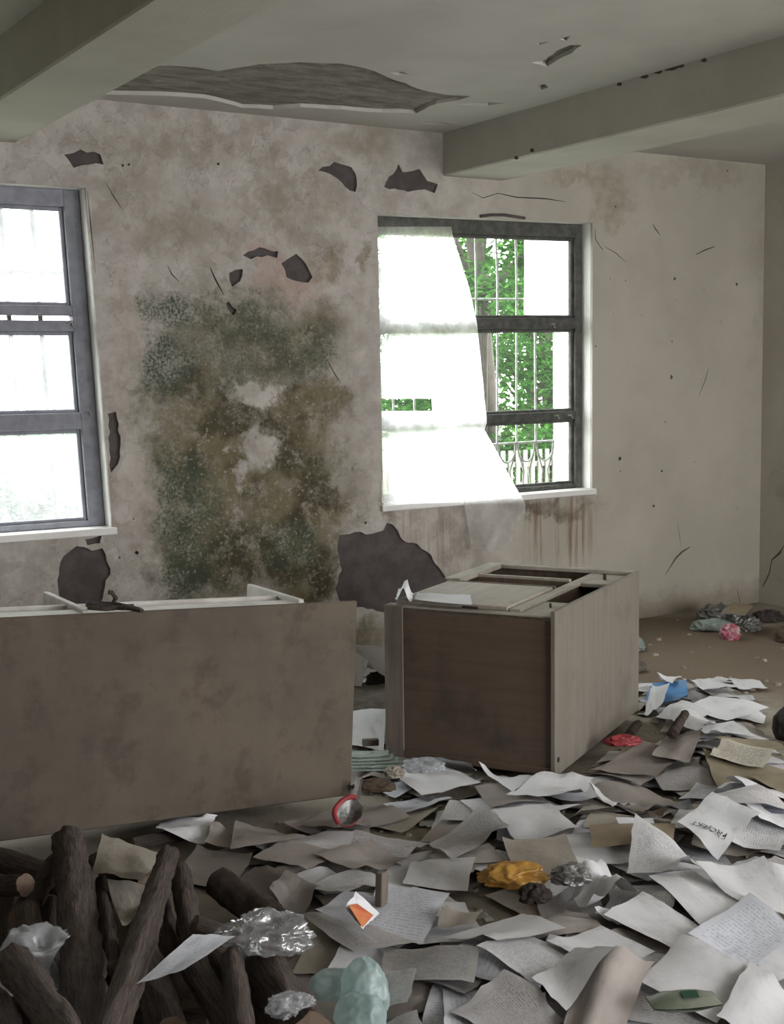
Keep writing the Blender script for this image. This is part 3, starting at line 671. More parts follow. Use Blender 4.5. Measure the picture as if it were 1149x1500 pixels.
logs = [  # px start, z, px end, z, radius, label, material
 ((128, 1540), .20, (100, 1232), .10, .055, 'longest thick log running up the firewood pile to the bookcase'),
 ((150, 1540), .27, (250, 1252), .20, .036, 'slim straight log lying slantwise on top of the firewood pile'),
 ((20, 1408), .28, (105, 1530), .24, .040, 'short thick log resting over the clear plastic bag'),
 ((168, 1420), .10, (148, 1292), .12, .024, 'thin dark log between the longest log and the torn brownish sheet'), ((290, 1430), .10, (262, 1275), .12, .036, 'dark log leaning just behind the slim slanting log'),
 ((395, 1345), .07, (318, 1292), .12, .050, 'charred crooked log at the end of the firewood pile', 'charred'),
 ((355, 1530), .13, (278, 1405), .14, .038, 'log poking out below the handwritten sheet toward the crinkled wrap'), ((455, 1520), .08, (372, 1395), .10, .058, 'thick brown log beside the teal plastic bag'),
 ((360, 1530), .16, (338, 1402), .12, .030, 'thin log standing between the handwritten sheet and the thick brown log'), ((14, 1420), .10, (8, 1312), .13, .026, 'thin upright log at the edge of the clear bag'), ((58, 1430), .12, (42, 1335), .14, .036, 'short log ending against the clear plastic bag'),
 ((30, 1345), .13, (84, 1262), .10, .034, 'log slanting up beside the longest log to the bookcase'), ((-30, 1300), .12, (38, 1296), .13, .032, 'stubby log lying crosswise with its sawn end showing'), ((250, 1520), .12, (205, 1380), .10, .045, 'log lying below the lower end of the slim slanting log'),
 ((310, 1505), .07, (190, 1498), .06, .045, 'log lying crosswise at the bottom of the pile under the handwritten sheet'), ((75, 1330), .10, (75, 1440), .08, .035, 'short log tucked between the clear bag and the longest log'), ((330, 1372), .12, (285, 1352), .11, .028, 'small pale-ended log beside the crinkled plastic'),
 ((20, 1560), .10, (-20, 1440), .10, .05, None), ((215, 1300), .05, (140, 1262), .06, .036, None), ((110, 1300), .05, (-10, 1255), .06, .045, None),
 ((180, 1480), .05, (120, 1330), .05, .05, None), ((60, 1520), .05, (40, 1380), .05, .05, None), ((260, 1440), .05, (220, 1300), .05, .045, None), ((420, 1500), .045, (300, 1395), .045, .045, None), ((-60, 1480), .05, (-10, 1300), .05, .05, None), ((150, 1600), .09, (90, 1450), .10, .05, None),
 ((285, 1218), .035, (195, 1236), .035, .024, 'short dark stick lying under the edge of the fallen bookcase')]
LZ = [[lg[1], lg[3]] for lg in logs]
def seg_near(a, b, c, d):
    u, v, w = b-a, d-c, a-c; A, B, C_, Dd, E_ = u.dot(u), u.dot(v), v.dot(v), u.dot(w), v.dot(w); den = A*C_-B*B
    s_ = min(1, max(0, (B*E_-C_*Dd)/den)) if den > 1e-9 else 0
    t_ = min(1, max(0, (B*s_+E_)/C_)); s_ = min(1, max(0, (B*t_-Dd)/A))
    return s_, t_, ((a+u*s_)-(c+v*t_)).length
rank = sorted(range(len(logs)), key=lambda i: sum(LZ[i]))
for _ in range(160):
    moved = False
    ends = [(F(*logs[i][0], LZ[i][0]), F(*logs[i][2], LZ[i][1])) for i in range(len(logs))]
    for p_ in range(len(rank)):
        for q_ in range(p_):
            i, j = rank[p_], rank[q_]                       # i lies above j
            s_, t_, dd = seg_near(*ends[i], *ends[j])
            need = (logs[i][4]*(1-.15*s_)+logs[j][4]*(1-.15*t_))*1.10
            if dd < need:
                k_ = min(.006, need-dd+.0015); LZ[i][0] += k_*(.25+.75*(1-s_)); LZ[i][1] += k_*(.25+.75*s_); moved = True
                ends[i] = (F(*logs[i][0], LZ[i][0]), F(*logs[i][2], LZ[i][1]))
    if not moved: break
LOGS = []
for i, lg in enumerate(logs):
    a, za, b, zb, r, lab = lg[:6]; mt = lg[6] if len(lg) > 6 else 'bark'
    p0_, p1_ = F(*a, LZ[i][0]), F(*b, LZ[i][1]); LOGS.append((p0_, p1_, r))
    make_log(p0_, p1_, r, lab or PILE, mt, i*1.37, .008, 'firewood pile by the fallen bookcase')
def off_logs(v, ctr, clear=.006):
    """push a soft thing's vertex out of the logs it lies against"""
    for _ in range(3):
        for p0_, p1_, r in LOGS:
            d = p1_-p0_; t = min(1, max(0, (v-p0_).dot(d)/d.length_squared)); c = p0_+d*t; R_ = r*(1-.15*t)*1.16+clear
            if (v-c).length < R_:
                g_ = ctr-c; g_ = (g_-d*(g_.dot(d)/d.length_squared)); g_ = g_.normalized() if g_.length > 1e-4 else Vector((0, 0, 1))
                n_ = v-c; n_ = n_-d*(n_.dot(d)/d.length_squared); k_ = n_.dot(g_)
                if k_ < .15*R_: n_ = n_+g_*(.15*R_-k_)                  # stay on the side of the log where the bag lies
                v = c+n_.normalized()*R_
    return v
def log_top(x, y, skip=()):
    z = 0.0
    for p0_, p1_, r in [g for n_, g in enumerate(LOGS) if n_ not in skip]:
        for t in np.linspace(0, 1, 24):
            c = p0_.lerp(p1_, float(t)); h2 = (r*(1-.15*t)*1.12)**2-(x-c.x)**2-(y-c.y)**2
            if h2 > 0: z = max(z, c.z+math.sqrt(h2))
    return z
make_log((.74, 4.22, .066), (.76, 4.86, .066), .064, 'thick log propping up the raised end of the fallen bookcase', 'bark', 77, .01, taper=.97)

# ------------------------------------------------------------------ litter heightfield
HX0, HX1, HY0, HY1, HC = -.5, 7.0, 1.0, 6.65, .015
HN, HM = int((HX1-HX0)/HC), int((HY1-HY0)/HC)
HF = np.zeros((HN, HM))
def hget(x, y):
    i = np.clip(((x-HX0)/HC).astype(int), 1, HN-2); j = np.clip(((y-HY0)/HC).astype(int), 1, HM-2); return HF[i, j]
def in_local(P, root, lo, hi, mrg):
    a = root.rotation_euler.z; dx, dy = P[0]-root.location.x, P[1]-root.location.y
    lx, ly = dx*math.cos(a)+dy*math.sin(a), -dx*math.sin(a)+dy*math.cos(a)
    return lo[0]+mrg < lx < hi[0]-mrg and lo[1]+mrg < ly < hi[1]-mrg
def blocked(P, mrg=.02):
    return in_local(P, c1, (0, 0), (L, Wd), mrg) or in_local(P, c2_, (-1.85, 0), (0, .46), mrg) or P[0] > XR-.03 or P[1] > D-.03
def keep_out(v):
    """a vertex inside the tipped cabinet or the bookcase slides out to the nearest outer side"""
    for root, lo, hi, zt in ((c1, (-.030, -.028), (L+.008, Wd+.008), .645), (c2_, (-1.86, -.008), (.008, .47), .74)):
        a = root.rotation_euler.z; dx, dy = v[0]-root.location.x, v[1]-root.location.y
        lx, ly = dx*math.cos(a)+dy*math.sin(a), -dx*math.sin(a)+dy*math.cos(a)
        zb = root.location.z+(max(0, -lx)*.055 if root is c2_ else 0)
        if lo[0] < lx < hi[0] and lo[1] < ly < hi[1] and zb-.012 < v[2] < zb+zt:
            m_ = min((lx-lo[0], 0), (hi[0]-lx, 1), (ly-lo[1], 2), (hi[1]-ly, 3))[1]
            if m_ == 0: lx = lo[0]
            elif m_ == 1: lx = hi[0]
            elif m_ == 2: ly = lo[1]
            else: ly = hi[1]
            v = (root.location.x+lx*math.cos(a)-ly*math.sin(a), root.location.y+lx*math.sin(a)+ly*math.cos(a), v[2])
    return v
def hset(x, y, z, r):
    k = int(r/HC)+1; i, j = int((x-HX0)/HC), int((y-HY0)/HC)
    if k <= i < HN-k and k <= j < HM-k: HF[i-k:i+k+1, j-k:j+k+1] = np.maximum(HF[i-k:i+k+1, j-k:j+k+1], z)
def sheet(name, quad, mat, label, cat='paper', group=None, z=None, curl=.0, cdir=0, crumple=.004, seed=0, nu=7, nv=9, stiff=5, rest=True, parent=None):
    """a paper sheet laid over whatever is already on the floor; quad = 4 floor corners (x,y)"""
    q = [np.array(c[:2], float) for c in quad]
    U, Vv = np.meshgrid(np.linspace(0, 1, nu+1), np.linspace(0, 1, nv+1), indexing='ij')
    XY = q[0]*((1-U)*(1-Vv))[..., None]+q[1]*(U*(1-Vv))[..., None]+q[2]*(U*Vv)[..., None]+q[3]*((1-U)*Vv)[..., None]
    rg = np.random.RandomState(seed+11)
    # edges of old paper are never quite straight
    XY = XY+rg.normal(0, .0012, XY.shape)
    HO = [HC*q_ for q_ in (-2, -1, 0, 1, 2)]
    h = np.maximum.reduce([hget(XY[..., 0]+a, XY[..., 1]+b) for a in HO for b in HO]) if rest else np.zeros(U.shape)
    Z = h.copy()
    if rest:
        for _ in range(stiff):
            Zp = np.pad(Z, 1, mode='edge'); av = (Zp[:-2, 1:-1]+Zp[2:, 1:-1]+Zp[1:-1, :-2]+Zp[1:-1, 2:])/4; Z = np.maximum(h, av)
    if z is not None: Z = np.maximum(Z, z) if rest else Z+np.asarray(z)
    base = Z+.0012
    c = [(0, 0), (1, 0), (1, 1), (0, 1)][int(cdir) % 4]
    dist = np.clip(1-np.hypot(U-c[0], Vv-c[1])/.9, 0, 1)
    lift = curl*dist**1.7
    if cdir >= 4: lift = curl*np.abs((U if cdir == 4 else Vv)-.5)**1.5*2.4
    if cdir >= 6: lift = curl*np.clip(1-(np.abs((U if cdir == 6 else Vv)-.5))*2.6, 0, 1)**1.3
    sd = seed*3.7
    wob = np.array([[noise.noise(Vector((u*2.6+sd, v*2.6, sd)))*1.2+noise.noise(Vector((u*6, v*6+sd, 1)))*.5 for v in np.linspace(0, 1, nv+1)] for u in np.linspace(0, 1, nu+1)])
    Zf = base+lift+np.maximum(0, wob+.25)*crumple
    V = [keep_out((XY[i, j, 0], XY[i, j, 1], Zf[i, j])) for i in range(nu+1) for j in range(nv+1)]
    uv = [(U[i, j], Vv[i, j]) for i in range(nu+1) for j in range(nv+1)]
    Fc = [(i*(nv+1)+j, (i+1)*(nv+1)+j, (i+1)*(nv+1)+j+1, i*(nv+1)+j+1) for i in range(nu) for j in range(nv)]
    a, b = q[1]-q[0], q[3]-q[0]
    if a[0]*b[1]-a[1]*b[0] < 0: Fc = [f[::-1] for f in Fc]
    o = pyd(name, V, Fc, M[mat], parent, True, uv=uv)
    if parent is None: tag(o, label, cat, group)
    if rest:
        ss = np.linspace(0, 1, 26); uu_, vv_ = np.meshgrid(ss, ss, indexing='ij')
        fi, fj = uu_*nu, vv_*nv; i0 = np.minimum(fi.astype(int), nu-1); j0 = np.minimum(fj.astype(int), nv-1); du_, dv_ = fi-i0, fj-j0
        def bl(A): return A[i0, j0]*(1-du_)*(1-dv_)+A[i0+1, j0]*du_*(1-dv_)+A[i0+1, j0+1]*du_*dv_+A[i0, j0+1]*(1-du_)*dv_
        xs, ys, zs = bl(XY[..., 0]), bl(XY[..., 1]), bl(Zf+.0015)
        ii = np.clip(((xs-HX0)/HC).astype(int), 0, HN-1); jj = np.clip(((ys-HY0)/HC).astype(int), 0, HM-1)
        np.maximum.at(HF, (ii, jj), np.minimum(zs, .22))
    return o
def rect(cx, cy, w, h, a):
    ca, sa = math.cos(a), math.sin(a)
    return [(cx+ca*x-sa*y, cy+sa*x+ca*y) for x, y in ((-w/2, -h/2), (w/2, -h/2), (w/2, h/2), (-w/2, h/2))]
pile_poly = [(-150, 1245), (120, 1235), (230, 1245), (330, 1275), (420, 1345), (455, 1420), (470, 1700), (-150, 1700)]
KINDS = [('paper_white', 'blank white sheet', .30), ('paper_print', 'printed sheet', .24), ('paper_dust', 'dusty brown sheet', .24), ('paper_old', 'yellowed sheet', .12), ('paper_hand', 'handwritten sheet', .10)]
LANDMARKS = [(752, 1283, 'around the orange bag'), (500, 1460, 'around the teal bag'), (1000, 1466, 'around the green packet'), (1090, 1140, 'around the khaki folders'), (980, 1030, 'around the blue magazine'),
             (400, 1210, 'along the fallen bookcase'), (510, 1205, 'around the crushed cup'), (700, 1150, 'before the plywood end panel'), (900, 1110, 'by the worn side panel'), (925, 1252, 'around the tan cardboard strip'),
             (540, 1335, 'around the orange-printed packet'), (545, 1060, 'between bookcase and cabinet'), (740, 1395, 'around the printed forms'), (1085, 1330, 'around the corner-curling sheet'), (880, 1490, 'around the tan folded sheet')]
for t_ in np.linspace(0, 1, 30):                              # the stick under the bookcase edge carries the sheet that lies on it
    q_ = LOGS[-1][0].lerp(LOGS[-1][1], float(t_)); hset(q_.x, q_.y, q_.z+LOGS[-1][2]*1.15, .02)
# small scraps and rubble underneath (uncountable)
rr = random.Random(4); V, Fc, MI, = [], [], []
def litter_zone(px, py):
    if py > 1125 and px > 330: return True
    if py > 1185 and px > 200: return True
    if 885 < px < 1105 and py > 1000: return True
    if 505 < px < 600 and py > 960: return True
    return False
n = 0
while n < 700:
    x, y = rr.uniform(.4, 6.9), rr.uniform(1.9, 6.6); px, py = PX((x, y, 0))
    if not (-100 < px < 1300 and py < 1700) or blocked((x, y), -.02) or inpoly(px, py, pile_poly) or (1015 < px < 1150 and py < 940): continue
    if not litter_zone(px, py) and rr.random() > .30: continue
    lz_ = litter_zone(px, py); s = rr.uniform(.006, .022) if rr.random() < .85 else rr.uniform(.02, .04); b = len(V)
    hh_ = min(s*rr.uniform(.3, .8), .008 if lz_ else 1); hset(x, y, hh_+.001, s*1.1); a0 = rr.uniform(0, 6)
    for k in range(5): V.append((x+s*math.cos(a0+k*1.257)*rr.uniform(.6, 1.1), y+s*math.sin(a0+k*1.257)*rr.uniform(.6, 1.1), 0.0))
    for k in range(5): V.append((V[b+k][0]*.7+x*.3, V[b+k][1]*.7+y*.3, hh_))
    Fc += [(b+k, b+(k+1) % 5, b+5+(k+1) % 5, b+5+k) for k in range(5)]+[tuple(b+5+k for k in range(5))]; n += 1
o = pyd('rubble', V, Fc, M['rubble']); tag(o, 'small crumbs of plaster and dirt scattered over the floor', 'rubble'); o['kind'] = 'stuff'
V, Fc = [], []; n = 0
while n < 260:
    x, y = rr.uniform(.4, 6.0), rr.uniform(1.9, 6.0); px, py = PX((x, y, 0))
    if not (-50 < px < 1250 and py < 1650) or blocked((x, y), -.06) or not litter_zone(px, py) or inpoly(px, py, pile_poly): continue
    w, h_ = rr.uniform(.02, .07), rr.uniform(.02, .06); b = len(V); z = rr.uniform(.009, .011); tl = rr.uniform(-.002, .002); hset(x, y, .015, math.hypot(w, h_)/2+.01)
    for c, (u, v) in zip(rect(x, y, w, h_, rr.uniform(0, 6)), ((0, 0), (1, 0), (1, 1), (0, 1))): V.append((c[0]+rr.uniform(-.01, .01), c[1], z+tl*(u-.5)+rr.uniform(0, .002)))
    Fc.append((b, b+1, b+2, b+3)); n += 1
o = pyd('paper_scraps', V, Fc, M['paper_print']); tag(o, 'small torn paper scraps mixed into the floor litter', 'paper scraps'); o['kind'] = 'stuff'

# filler sheets
rf = random.Random(21); n = 0; tries = 0
while n < 262 and tries < 60000:
    tries += 1
    x, y = rf.uniform(.7, 5.6), rf.uniform(1.9, 6.2); px, py = PX((x, y, 0))
    inside = -20 < px < 1170 and py < 1520
    if not inside and rf.random() > .12: continue
    if not (-120 < px < 1290 and py < 1700): continue
    if not litter_zone(px, py): continue
    if inpoly(px, py, pile_poly): continue
    w, h_ = rf.choice([(.21, .297), (.21, .297), (.165, .205), (.148, .21), (.13, .19), (.20, .26)])
    if px > 885 and py < 1125: w, h_ = w*.8, h_*.8
    qd = rect(x, y, w, h_, rf.uniform(0, math.pi))
    if any(blocked(c, -.004) for c in qd) or blocked((x, y), -.01): continue
    if any(in_local(c, c1, (0, 0), (L, Wd), -.04) for c in qd):          # nudge clear of the cabinet foot
        cc_ = c1.matrix_basis @ Vector((L/2, Wd/2, 0)); nn_ = Vector((x-cc_.x, y-cc_.y)).normalized()*.045; qd = [(c[0]+nn_.x, c[1]+nn_.y) for c in qd]
    u = rf.random(); acc = 0
    for mt, kind, pr in KINDS:
        acc += pr
        if u <= acc: break
    if px < 640 and mt == 'paper_white' and rf.random() < .6: mt, kind, _ = KINDS[2]  # more brown at left, more white at right: shade put into paper colours
    if px > 700 and mt == 'paper_dust' and rf.random() < .4: mt, kind, _ = KINDS[0]
    cl = .75*rf.choice([0, 0, .004, .008, .014, .026]); cr = rf.choice([.002, .003, .004, .007, .012])
    state = 'curled' if cl >= .0105 else 'crumpled' if cr >= .007 else 'flat'
    lm = min(LANDMARKS, key=lambda q: (q[0]-px)**2+(q[1]-py)**2*4)[2]
    lab = f"{'small' if w*h_ < .04 else 'large'} {state} {kind} in the litter {lm}"
    sheet('paper_sheet', qd, mt, lab, 'paper', lab, curl=cl, cdir=rf.randrange(8), crumple=cr, seed=n, nu=6, nv=7, stiff=3)
    n += 1
print('FILLER', n, tries)

# ------------------------------------------------------------------ traced sheets and boards
def ps(px, z=.04): return [F(x, y, z) for x, y in px]
def S_(px, mat, label, curl=.02, cdir=0, crumple=.006, seed=0, name='paper_sheet', cat='paper', z=.04, **kw):
    return sheet(name, ps(px, z), mat, label, cat, None, curl=curl*.8, cdir=cdir, crumple=crumple*.8, seed=seed+300, stiff=kw.pop('stiff', 7), **kw)
S_([(1030, 1122), (1052, 1168), (1190, 1182), (1180, 1140)], 'khaki', 'large khaki folder lying open under a cream form', .05, 0, name='card_folder', cat='folder')
S_([(1098, 1150), (1149, 1182), (1230, 1180), (1190, 1148)], 'khaki', 'second khaki folder half under the large khaki one', .03, 3, name='card_folder', cat='folder', seed=1)
S_([(1043, 1104), (1100, 1118), (1152, 1112), (1140, 1090)], 'khaki', 'narrow khaki folder just above the cream form', .02, 2, name='card_folder', cat='folder', seed=2)
S_([(1040, 1133), (1118, 1143), (1134, 1114), (1058, 1108)], 'paper_form', 'cream printed form lying on the khaki folders', .015, 0, name='printed_form', seed=3)
S_([(868, 1271), (986, 1266), (990, 1236), (862, 1241)], 'cardboard', 'flat strip of tan cardboard among the papers', .0, 0, .002, name='cardboard_strip', cat='cardboard', seed=4, nu=4, nv=4)
S_([(916, 1190), (958, 1222), (978, 1206), (936, 1183)], 'brown_board', 'small broken brown board with splintered end', .012, 2, .01, name='broken_board', cat='board', z=.06, seed=5, nu=5, nv=5)
S_([(228, 1232), (300, 1236), (318, 1206), (238, 1204)], 'paper_white', 'pale rolled sheet under the edge of the fallen bookcase', .03, 5, .006, seed=60)
S_([(250, 1275), (335, 1300), (372, 1262), (290, 1240)], 'paper_dust', 'dusty sheet between the firewood and the fallen bookcase', .02, 1, .01, seed=61)
S_([(300, 1245), (362, 1256), (380, 1222), (312, 1218)], 'paper_dust', 'brownish sheet beside the pale rolled one', .02, 0, .01, seed=62)
S_([(330, 1300), (395, 1330), (440, 1300), (372, 1276)], 'paper_dust', 'dusty sheet next to the charred log', .02, 2, .008, seed=63)
S_([(395, 1325), (440, 1345), (470, 1320), (420, 1300)], 'paper_dust', 'small torn sheet curling near the crinkled wrap', .045, 0, .01, seed=64)
S_([(370, 1270), (450, 1292), (500, 1262), (420, 1245)], 'paper_dust', 'long dusty sheet below the one under the bookcase', .015, 3, .006, seed=65)
S_([(345, 1205), (338, 1268), (452, 1245), (402, 1208)], 'paper_dust', 'large dusty sheet right below the fallen bookcase', .02, 1, seed=6)
S_([(438, 1207), (495, 1230), (548, 1206), (505, 1178)], 'paper_dust', 'grey sheet under the crushed foil cup', .03, 1, seed=7)
S_([(462, 1270), (520, 1292), (600, 1268), (545, 1238)], 'paper_dust', 'dusty sheet between the bookcase and the packet of orange print', .02, 3, seed=8)
S_([(570, 1142), (618, 1172), (706, 1160), (640, 1118)], 'paper_white', 'bright white sheet near the corner post of the plywood cabinet', .03, 0, .012, seed=9)
S_([(628, 1128), (690, 1140), (702, 1122), (668, 1112)], 'paper_white', 'folded white sheet leaning against the plywood end panel', .045, 5, .01, seed=10)
S_([(702, 1140), (752, 1178), (798, 1146), (738, 1128)], 'paper_white', 'white sheet lying just before the plywood end panel', .03, 2, .008, seed=11)
S_([(742, 1188), (850, 1194), (870, 1150), (798, 1146)], 'paper_white', 'crumpled white sheet at the corner of the worn side panel', .05, 1, .02, seed=12)
S_([(628, 1236), (662, 1282), (748, 1240), (700, 1200)], 'paper_print', 'printed sheet lying beside the orange plastic bag', .02, 2, seed=13)
S_([(856, 1184), (898, 1216), (932, 1184), (880, 1176)], 'paper_white', 'white sheet touching the small broken board', .03, 0, .008, seed=14)
S_([(1058, 1178), (1098, 1203), (1168, 1192), (1110, 1168)], 'paper_white', 'clean white sheet below the khaki folders', .02, 0, .005, seed=15)
S_([(1030, 1215), (1095, 1225), (1170, 1215), (1110, 1200)], 'paper_print', 'printed sheet below the clean white one by the folders', .02, 0, .008, seed=16)
pj = S_([(992, 1242), (1052, 1268), (1116, 1240), (1044, 1212)], 'paper_white', 'white sheet with one large printed heading', .012, 0, .003, seed=17)
S_([(1000, 1050), (1065, 1058), (1128, 1041), (1040, 1025)], 'paper_white', 'brightest white sheet on the heap beside the worn side panel', .02, 0, .004, seed=18)
S_([(1022, 1074), (1042, 1098), (1112, 1092), (1075, 1064)], 'paper_white', 'clean white sheet between the white heap and the folders', .015, 1, .004, seed=19)
S_([(1000, 1002), (1030, 1020), (1090, 1008), (1040, 994)], 'paper_white', 'pale folded sheet at the far end of the white heap', .02, 4, .01, seed=20)
S_([(960, 1055), (1005, 1068), (1045, 1056), (1000, 1040)], 'paper_white', 'white sheet just below the blue magazine', .02, 1, .008, seed=21)
bm_ = S_([(944, 1030), (1008, 1036), (1006, 1012), (958, 1008)], 'blue_print', 'blue covered magazine on the heap of white paper', .03, 1, .008, name='magazine', cat='magazine', seed=22)
S_([(962, 1008), (985, 1016), (1000, 1000), (972, 992)], 'paper_white', 'curled white leaf on the blue magazine', .05, 0, .01, seed=23)
S_([(944, 1044), (962, 1052), (982, 1024), (956, 1014)], 'paper_white', 'crumpled white sheet between the blue magazine and the side panel', .06, 2, .02, seed=24)
S_([(985, 1066), (1020, 1085), (1050, 1070), (1010, 1056)], 'paper_white', 'white sheet bent across the middle of the paper heap', .03, 7, .01, seed=25)
S_([(865, 1140), (960, 1150), (1020, 1105), (940, 1098)], 'paper_dust', 'large dusty sheet along the foot of the worn side panel', .03, 3, .012, seed=26)
S_([(955, 1128), (1010, 1132), (1030, 1092), (975, 1090)], 'paper_dust', 'dusty sheet next to the red bag', .03, 0, .012, seed=27)
S_([(516, 1092), (562, 1094), (566, 1056), (515, 1058)], 'paper_white', 'bright sheet in the gap between bookcase and cabinet', .01, 0, .006, seed=28)
S_([(558, 1452), (694, 1474), (704, 1440), (562, 1400)], 'paper_print', 'wide printed sheet beside the teal bag', .01, 2, .004, seed=29)
S_([(540, 1485), (598, 1490), (612, 1452), (556, 1448)], 'paper_print', 'printed sheet tucked against the teal bag', .015, 1, .004, seed=30)
S_([(698, 1440), (790, 1478), (860, 1440), (770, 1405)], 'paper_print', 'printed form under the blank white sheet', .01, 1, .004, seed=31)
S_([(660, 1500), (720, 1530), (830, 1500), (740, 1468)], 'paper_print', 'dirty sheet dotted with crumbs next to the printed form', .01, 1, .006, seed=32)
S_([(800, 1420), (880, 1460), (960, 1420), (880, 1385)], 'paper_white', 'white sheet speckled with black crumbs', .01, 1, .004, seed=33)
S_([(870, 1362), (905, 1385), (975, 1350), (925, 1335)], 'paper_white', 'small white sheet near the bare floor patch', .02, 0, .008, seed=34)
S_([(884, 1374), (1000, 1428), (1032, 1388), (942, 1334)], 'paper_white', 'large clean white sheet in the right of the litter below the crumpled one', .015, 1, .004, seed=35)
S_([(950, 1302), (1024, 1388), (1092, 1358), (1015, 1292)], 'paper_white', 'sheet with faint writing between two clean white sheets', .015, 3, .004, seed=36)
S_([(1018, 1302), (1082, 1352), (1175, 1368), (1120, 1270)], 'paper_white', 'wide clean sheet curling up at one corner', .05, 0, .006, seed=37)
S_([(1008, 1412), (1100, 1440), (1172, 1395), (1098, 1342)], 'paper_hand', 'handwritten lined sheet folded at its edge', .03, 0, .004, seed=38)
S_([(930, 1460), (1050, 1500), (1110, 1445), (1000, 1415)], 'paper_white', 'pale sheet above the green packet', .012, 0, .004, seed=39)
S_([(1050, 1500), (1140, 1530), (1180, 1470), (1100, 1440)], 'paper_white', 'pale sheet to one side of the green packet', .012, 0, .004, seed=40)
S_([(800, 1560), (880, 1560), (958, 1440), (860, 1445)], 'paper_dust', 'large tan sheet folded into a soft ridge', .06, 6, .012, seed=41)
S_([(780, 1480), (830, 1510), (900, 1460), (842, 1435)], 'paper_white', 'white sheet tucked beneath the tan ridge', .02, 2, .006, seed=42)
S_([(525, 1383), (620, 1399), (660, 1324), (556, 1318)], 'paper_hand', 'handwritten sheet beside the packet with orange print', .012, 0, .004, seed=43)
S_([(462, 1362), (530, 1388), (570, 1345), (506, 1332)], 'paper_hand', 'sheet bending up under the packet with orange print', .035, 0, .004, seed=44)
S_([(440, 1368), (520, 1412), (620, 1405), (530, 1378)], 'paper_print', 'printed sheet beneath the handwritten one', .01, 0, .004, seed=45)
S_([(652, 1400), (730, 1437), (832, 1396), (764, 1356)], 'paper_white', 'clean blank white sheet lying on top of the printed forms', .006, 1, .0015, seed=46)
S_([(830, 1330), (870, 1350), (940, 1320), (880, 1285)], 'paper_white', 'crumpled sheet standing up beside the orange bag', .07, 7, .035, seed=47)
S_([(918, 1298), (988, 1305), (1034, 1284), (930, 1252)], 'paper_print', 'curled sheet by the tan cardboard strip with a dark printed edge', .06, 3, .008, seed=48)
S_([(640, 1380), (690, 1384), (720, 1362), (655, 1350)], 'paper_old', 'rolled yellowish sheet near the blank white one', .035, 7, .004, seed=49)
# heading on the loose sheet (lies flat on it)
fcu = bpy.data.curves.new('heading', 'FONT'); fcu.body = 'PROJEKT'; fcu.size = .032; fcu.align_x = 'CENTER'
ft = bpy.data.objects.new('tmp', fcu); COL.objects.link(ft)
fme = bpy.data.meshes.new_from_object(ft.evaluated_get(bpy.context.evaluated_depsgraph_get())); bpy.data.objects.remove(ft); fme.materials.clear()
a_, b_ = F(1062, 1250, .05), F(1020, 1240, .05); ang = math.atan2(b_.y-a_.y, b_.x-a_.x); mid_ = (a_+b_)/2
pv = np.array([v.co for v in pj.data.vertices])
for v in fme.vertices:
    x, y = v.co.x*math.cos(ang)-v.co.y*math.sin(ang)+mid_.x, v.co.x*math.sin(ang)+v.co.y*math.cos(ang)+mid_.y
    w = 1/((pv[:, 0]-x)**2+(pv[:, 1]-y)**2+1e-5)**2; v.co = (x, y, float((pv[:, 2]*w).sum()/w.sum())+.004)
link('heading', fme, M['ink'], pj)
# white band and lettering bars on the magazine cover, lit part
def topz(P, r=.05):
    i, j = int((P.x-HX0)/HC), int((P.y-HY0)/HC); k = max(1, int(r/HC)); return float(HF[max(0, i-k):i+k+1, max(0, j-k):j+k+1].mean())
# sheets on the logs and on the cabinet
def free(px_z, mat, label, curl=.0, cdir=0, crumple=.003, seed=0, name='paper_sheet', cat='paper', nu=7, nv=7, group=None, on_logs=False):
    P = [F(x, y, z) for x, y, z in px_z]
    U, Vv = np.meshgrid(np.linspace(0, 1, nu+1), np.linspace(0, 1, nv+1), indexing='ij')
    if on_logs:
        for _ in range(80):
            P = [F(x, y, z) for x, y, z in px_z]
            bad = [t_ for t_ in [(u_, v_) for u_ in np.linspace(0, 1, 9) for v_ in np.linspace(0, 1, 9)] if (lambda q_: q_.z < log_top(q_.x, q_.y)+.004)(P[0]*((1-t_[0])*(1-t_[1]))+P[1]*(t_[0]*(1-t_[1]))+P[2]*(t_[0]*t_[1])+P[3]*((1-t_[0])*t_[1]))]
            if not bad: break
            px_z = [(x, y, z+.004) for x, y, z in px_z]
    zz = P[0].z*(1-U)*(1-Vv)+P[1].z*U*(1-Vv)+P[2].z*U*Vv+P[3].z*(1-U)*Vv
    return sheet(name, P, mat, label, cat, group, z=zz, curl=curl, cdir=cdir, crumple=crumple, seed=seed+500, rest=False, nu=nu, nv=nv)
free([(198, 1443, .20), (268, 1428, .20), (345, 1372, .17), (284, 1369, .19)], 'paper_hand', 'handwritten sheet lying on the firewood logs', .01, 1, .003, on_logs=True)
free([(150, 1232, .12), (134, 1282, .15), (210, 1296, .15), (236, 1250, .10)], 'paper_old', 'crumpled brownish sheet on the firewood beside the slim log', .02, 0, .015, 1, on_logs=True)
free([(158, 1296, .15), (180, 1370, .13), (215, 1340, .14), (214, 1305, .14)], 'paper_old', 'torn brownish sheet hanging between two firewood logs', .02, 4, .012, 2, on_logs=True)
free([(607, 883, .697), (692, 887, .697), (690, 872, .697), (611, 869, .697)], 'paper_white', 'folded white sheet on top of the plywood cabinet', .012, 0, .004, 3)
free([(578, 882, .697), (603, 882, .697), (607, 871, .697), (584, 866, .697)], 'paper_white', 'crumpled paper end standing on the plywood cabinet corner', .06, 6, .02, 4)

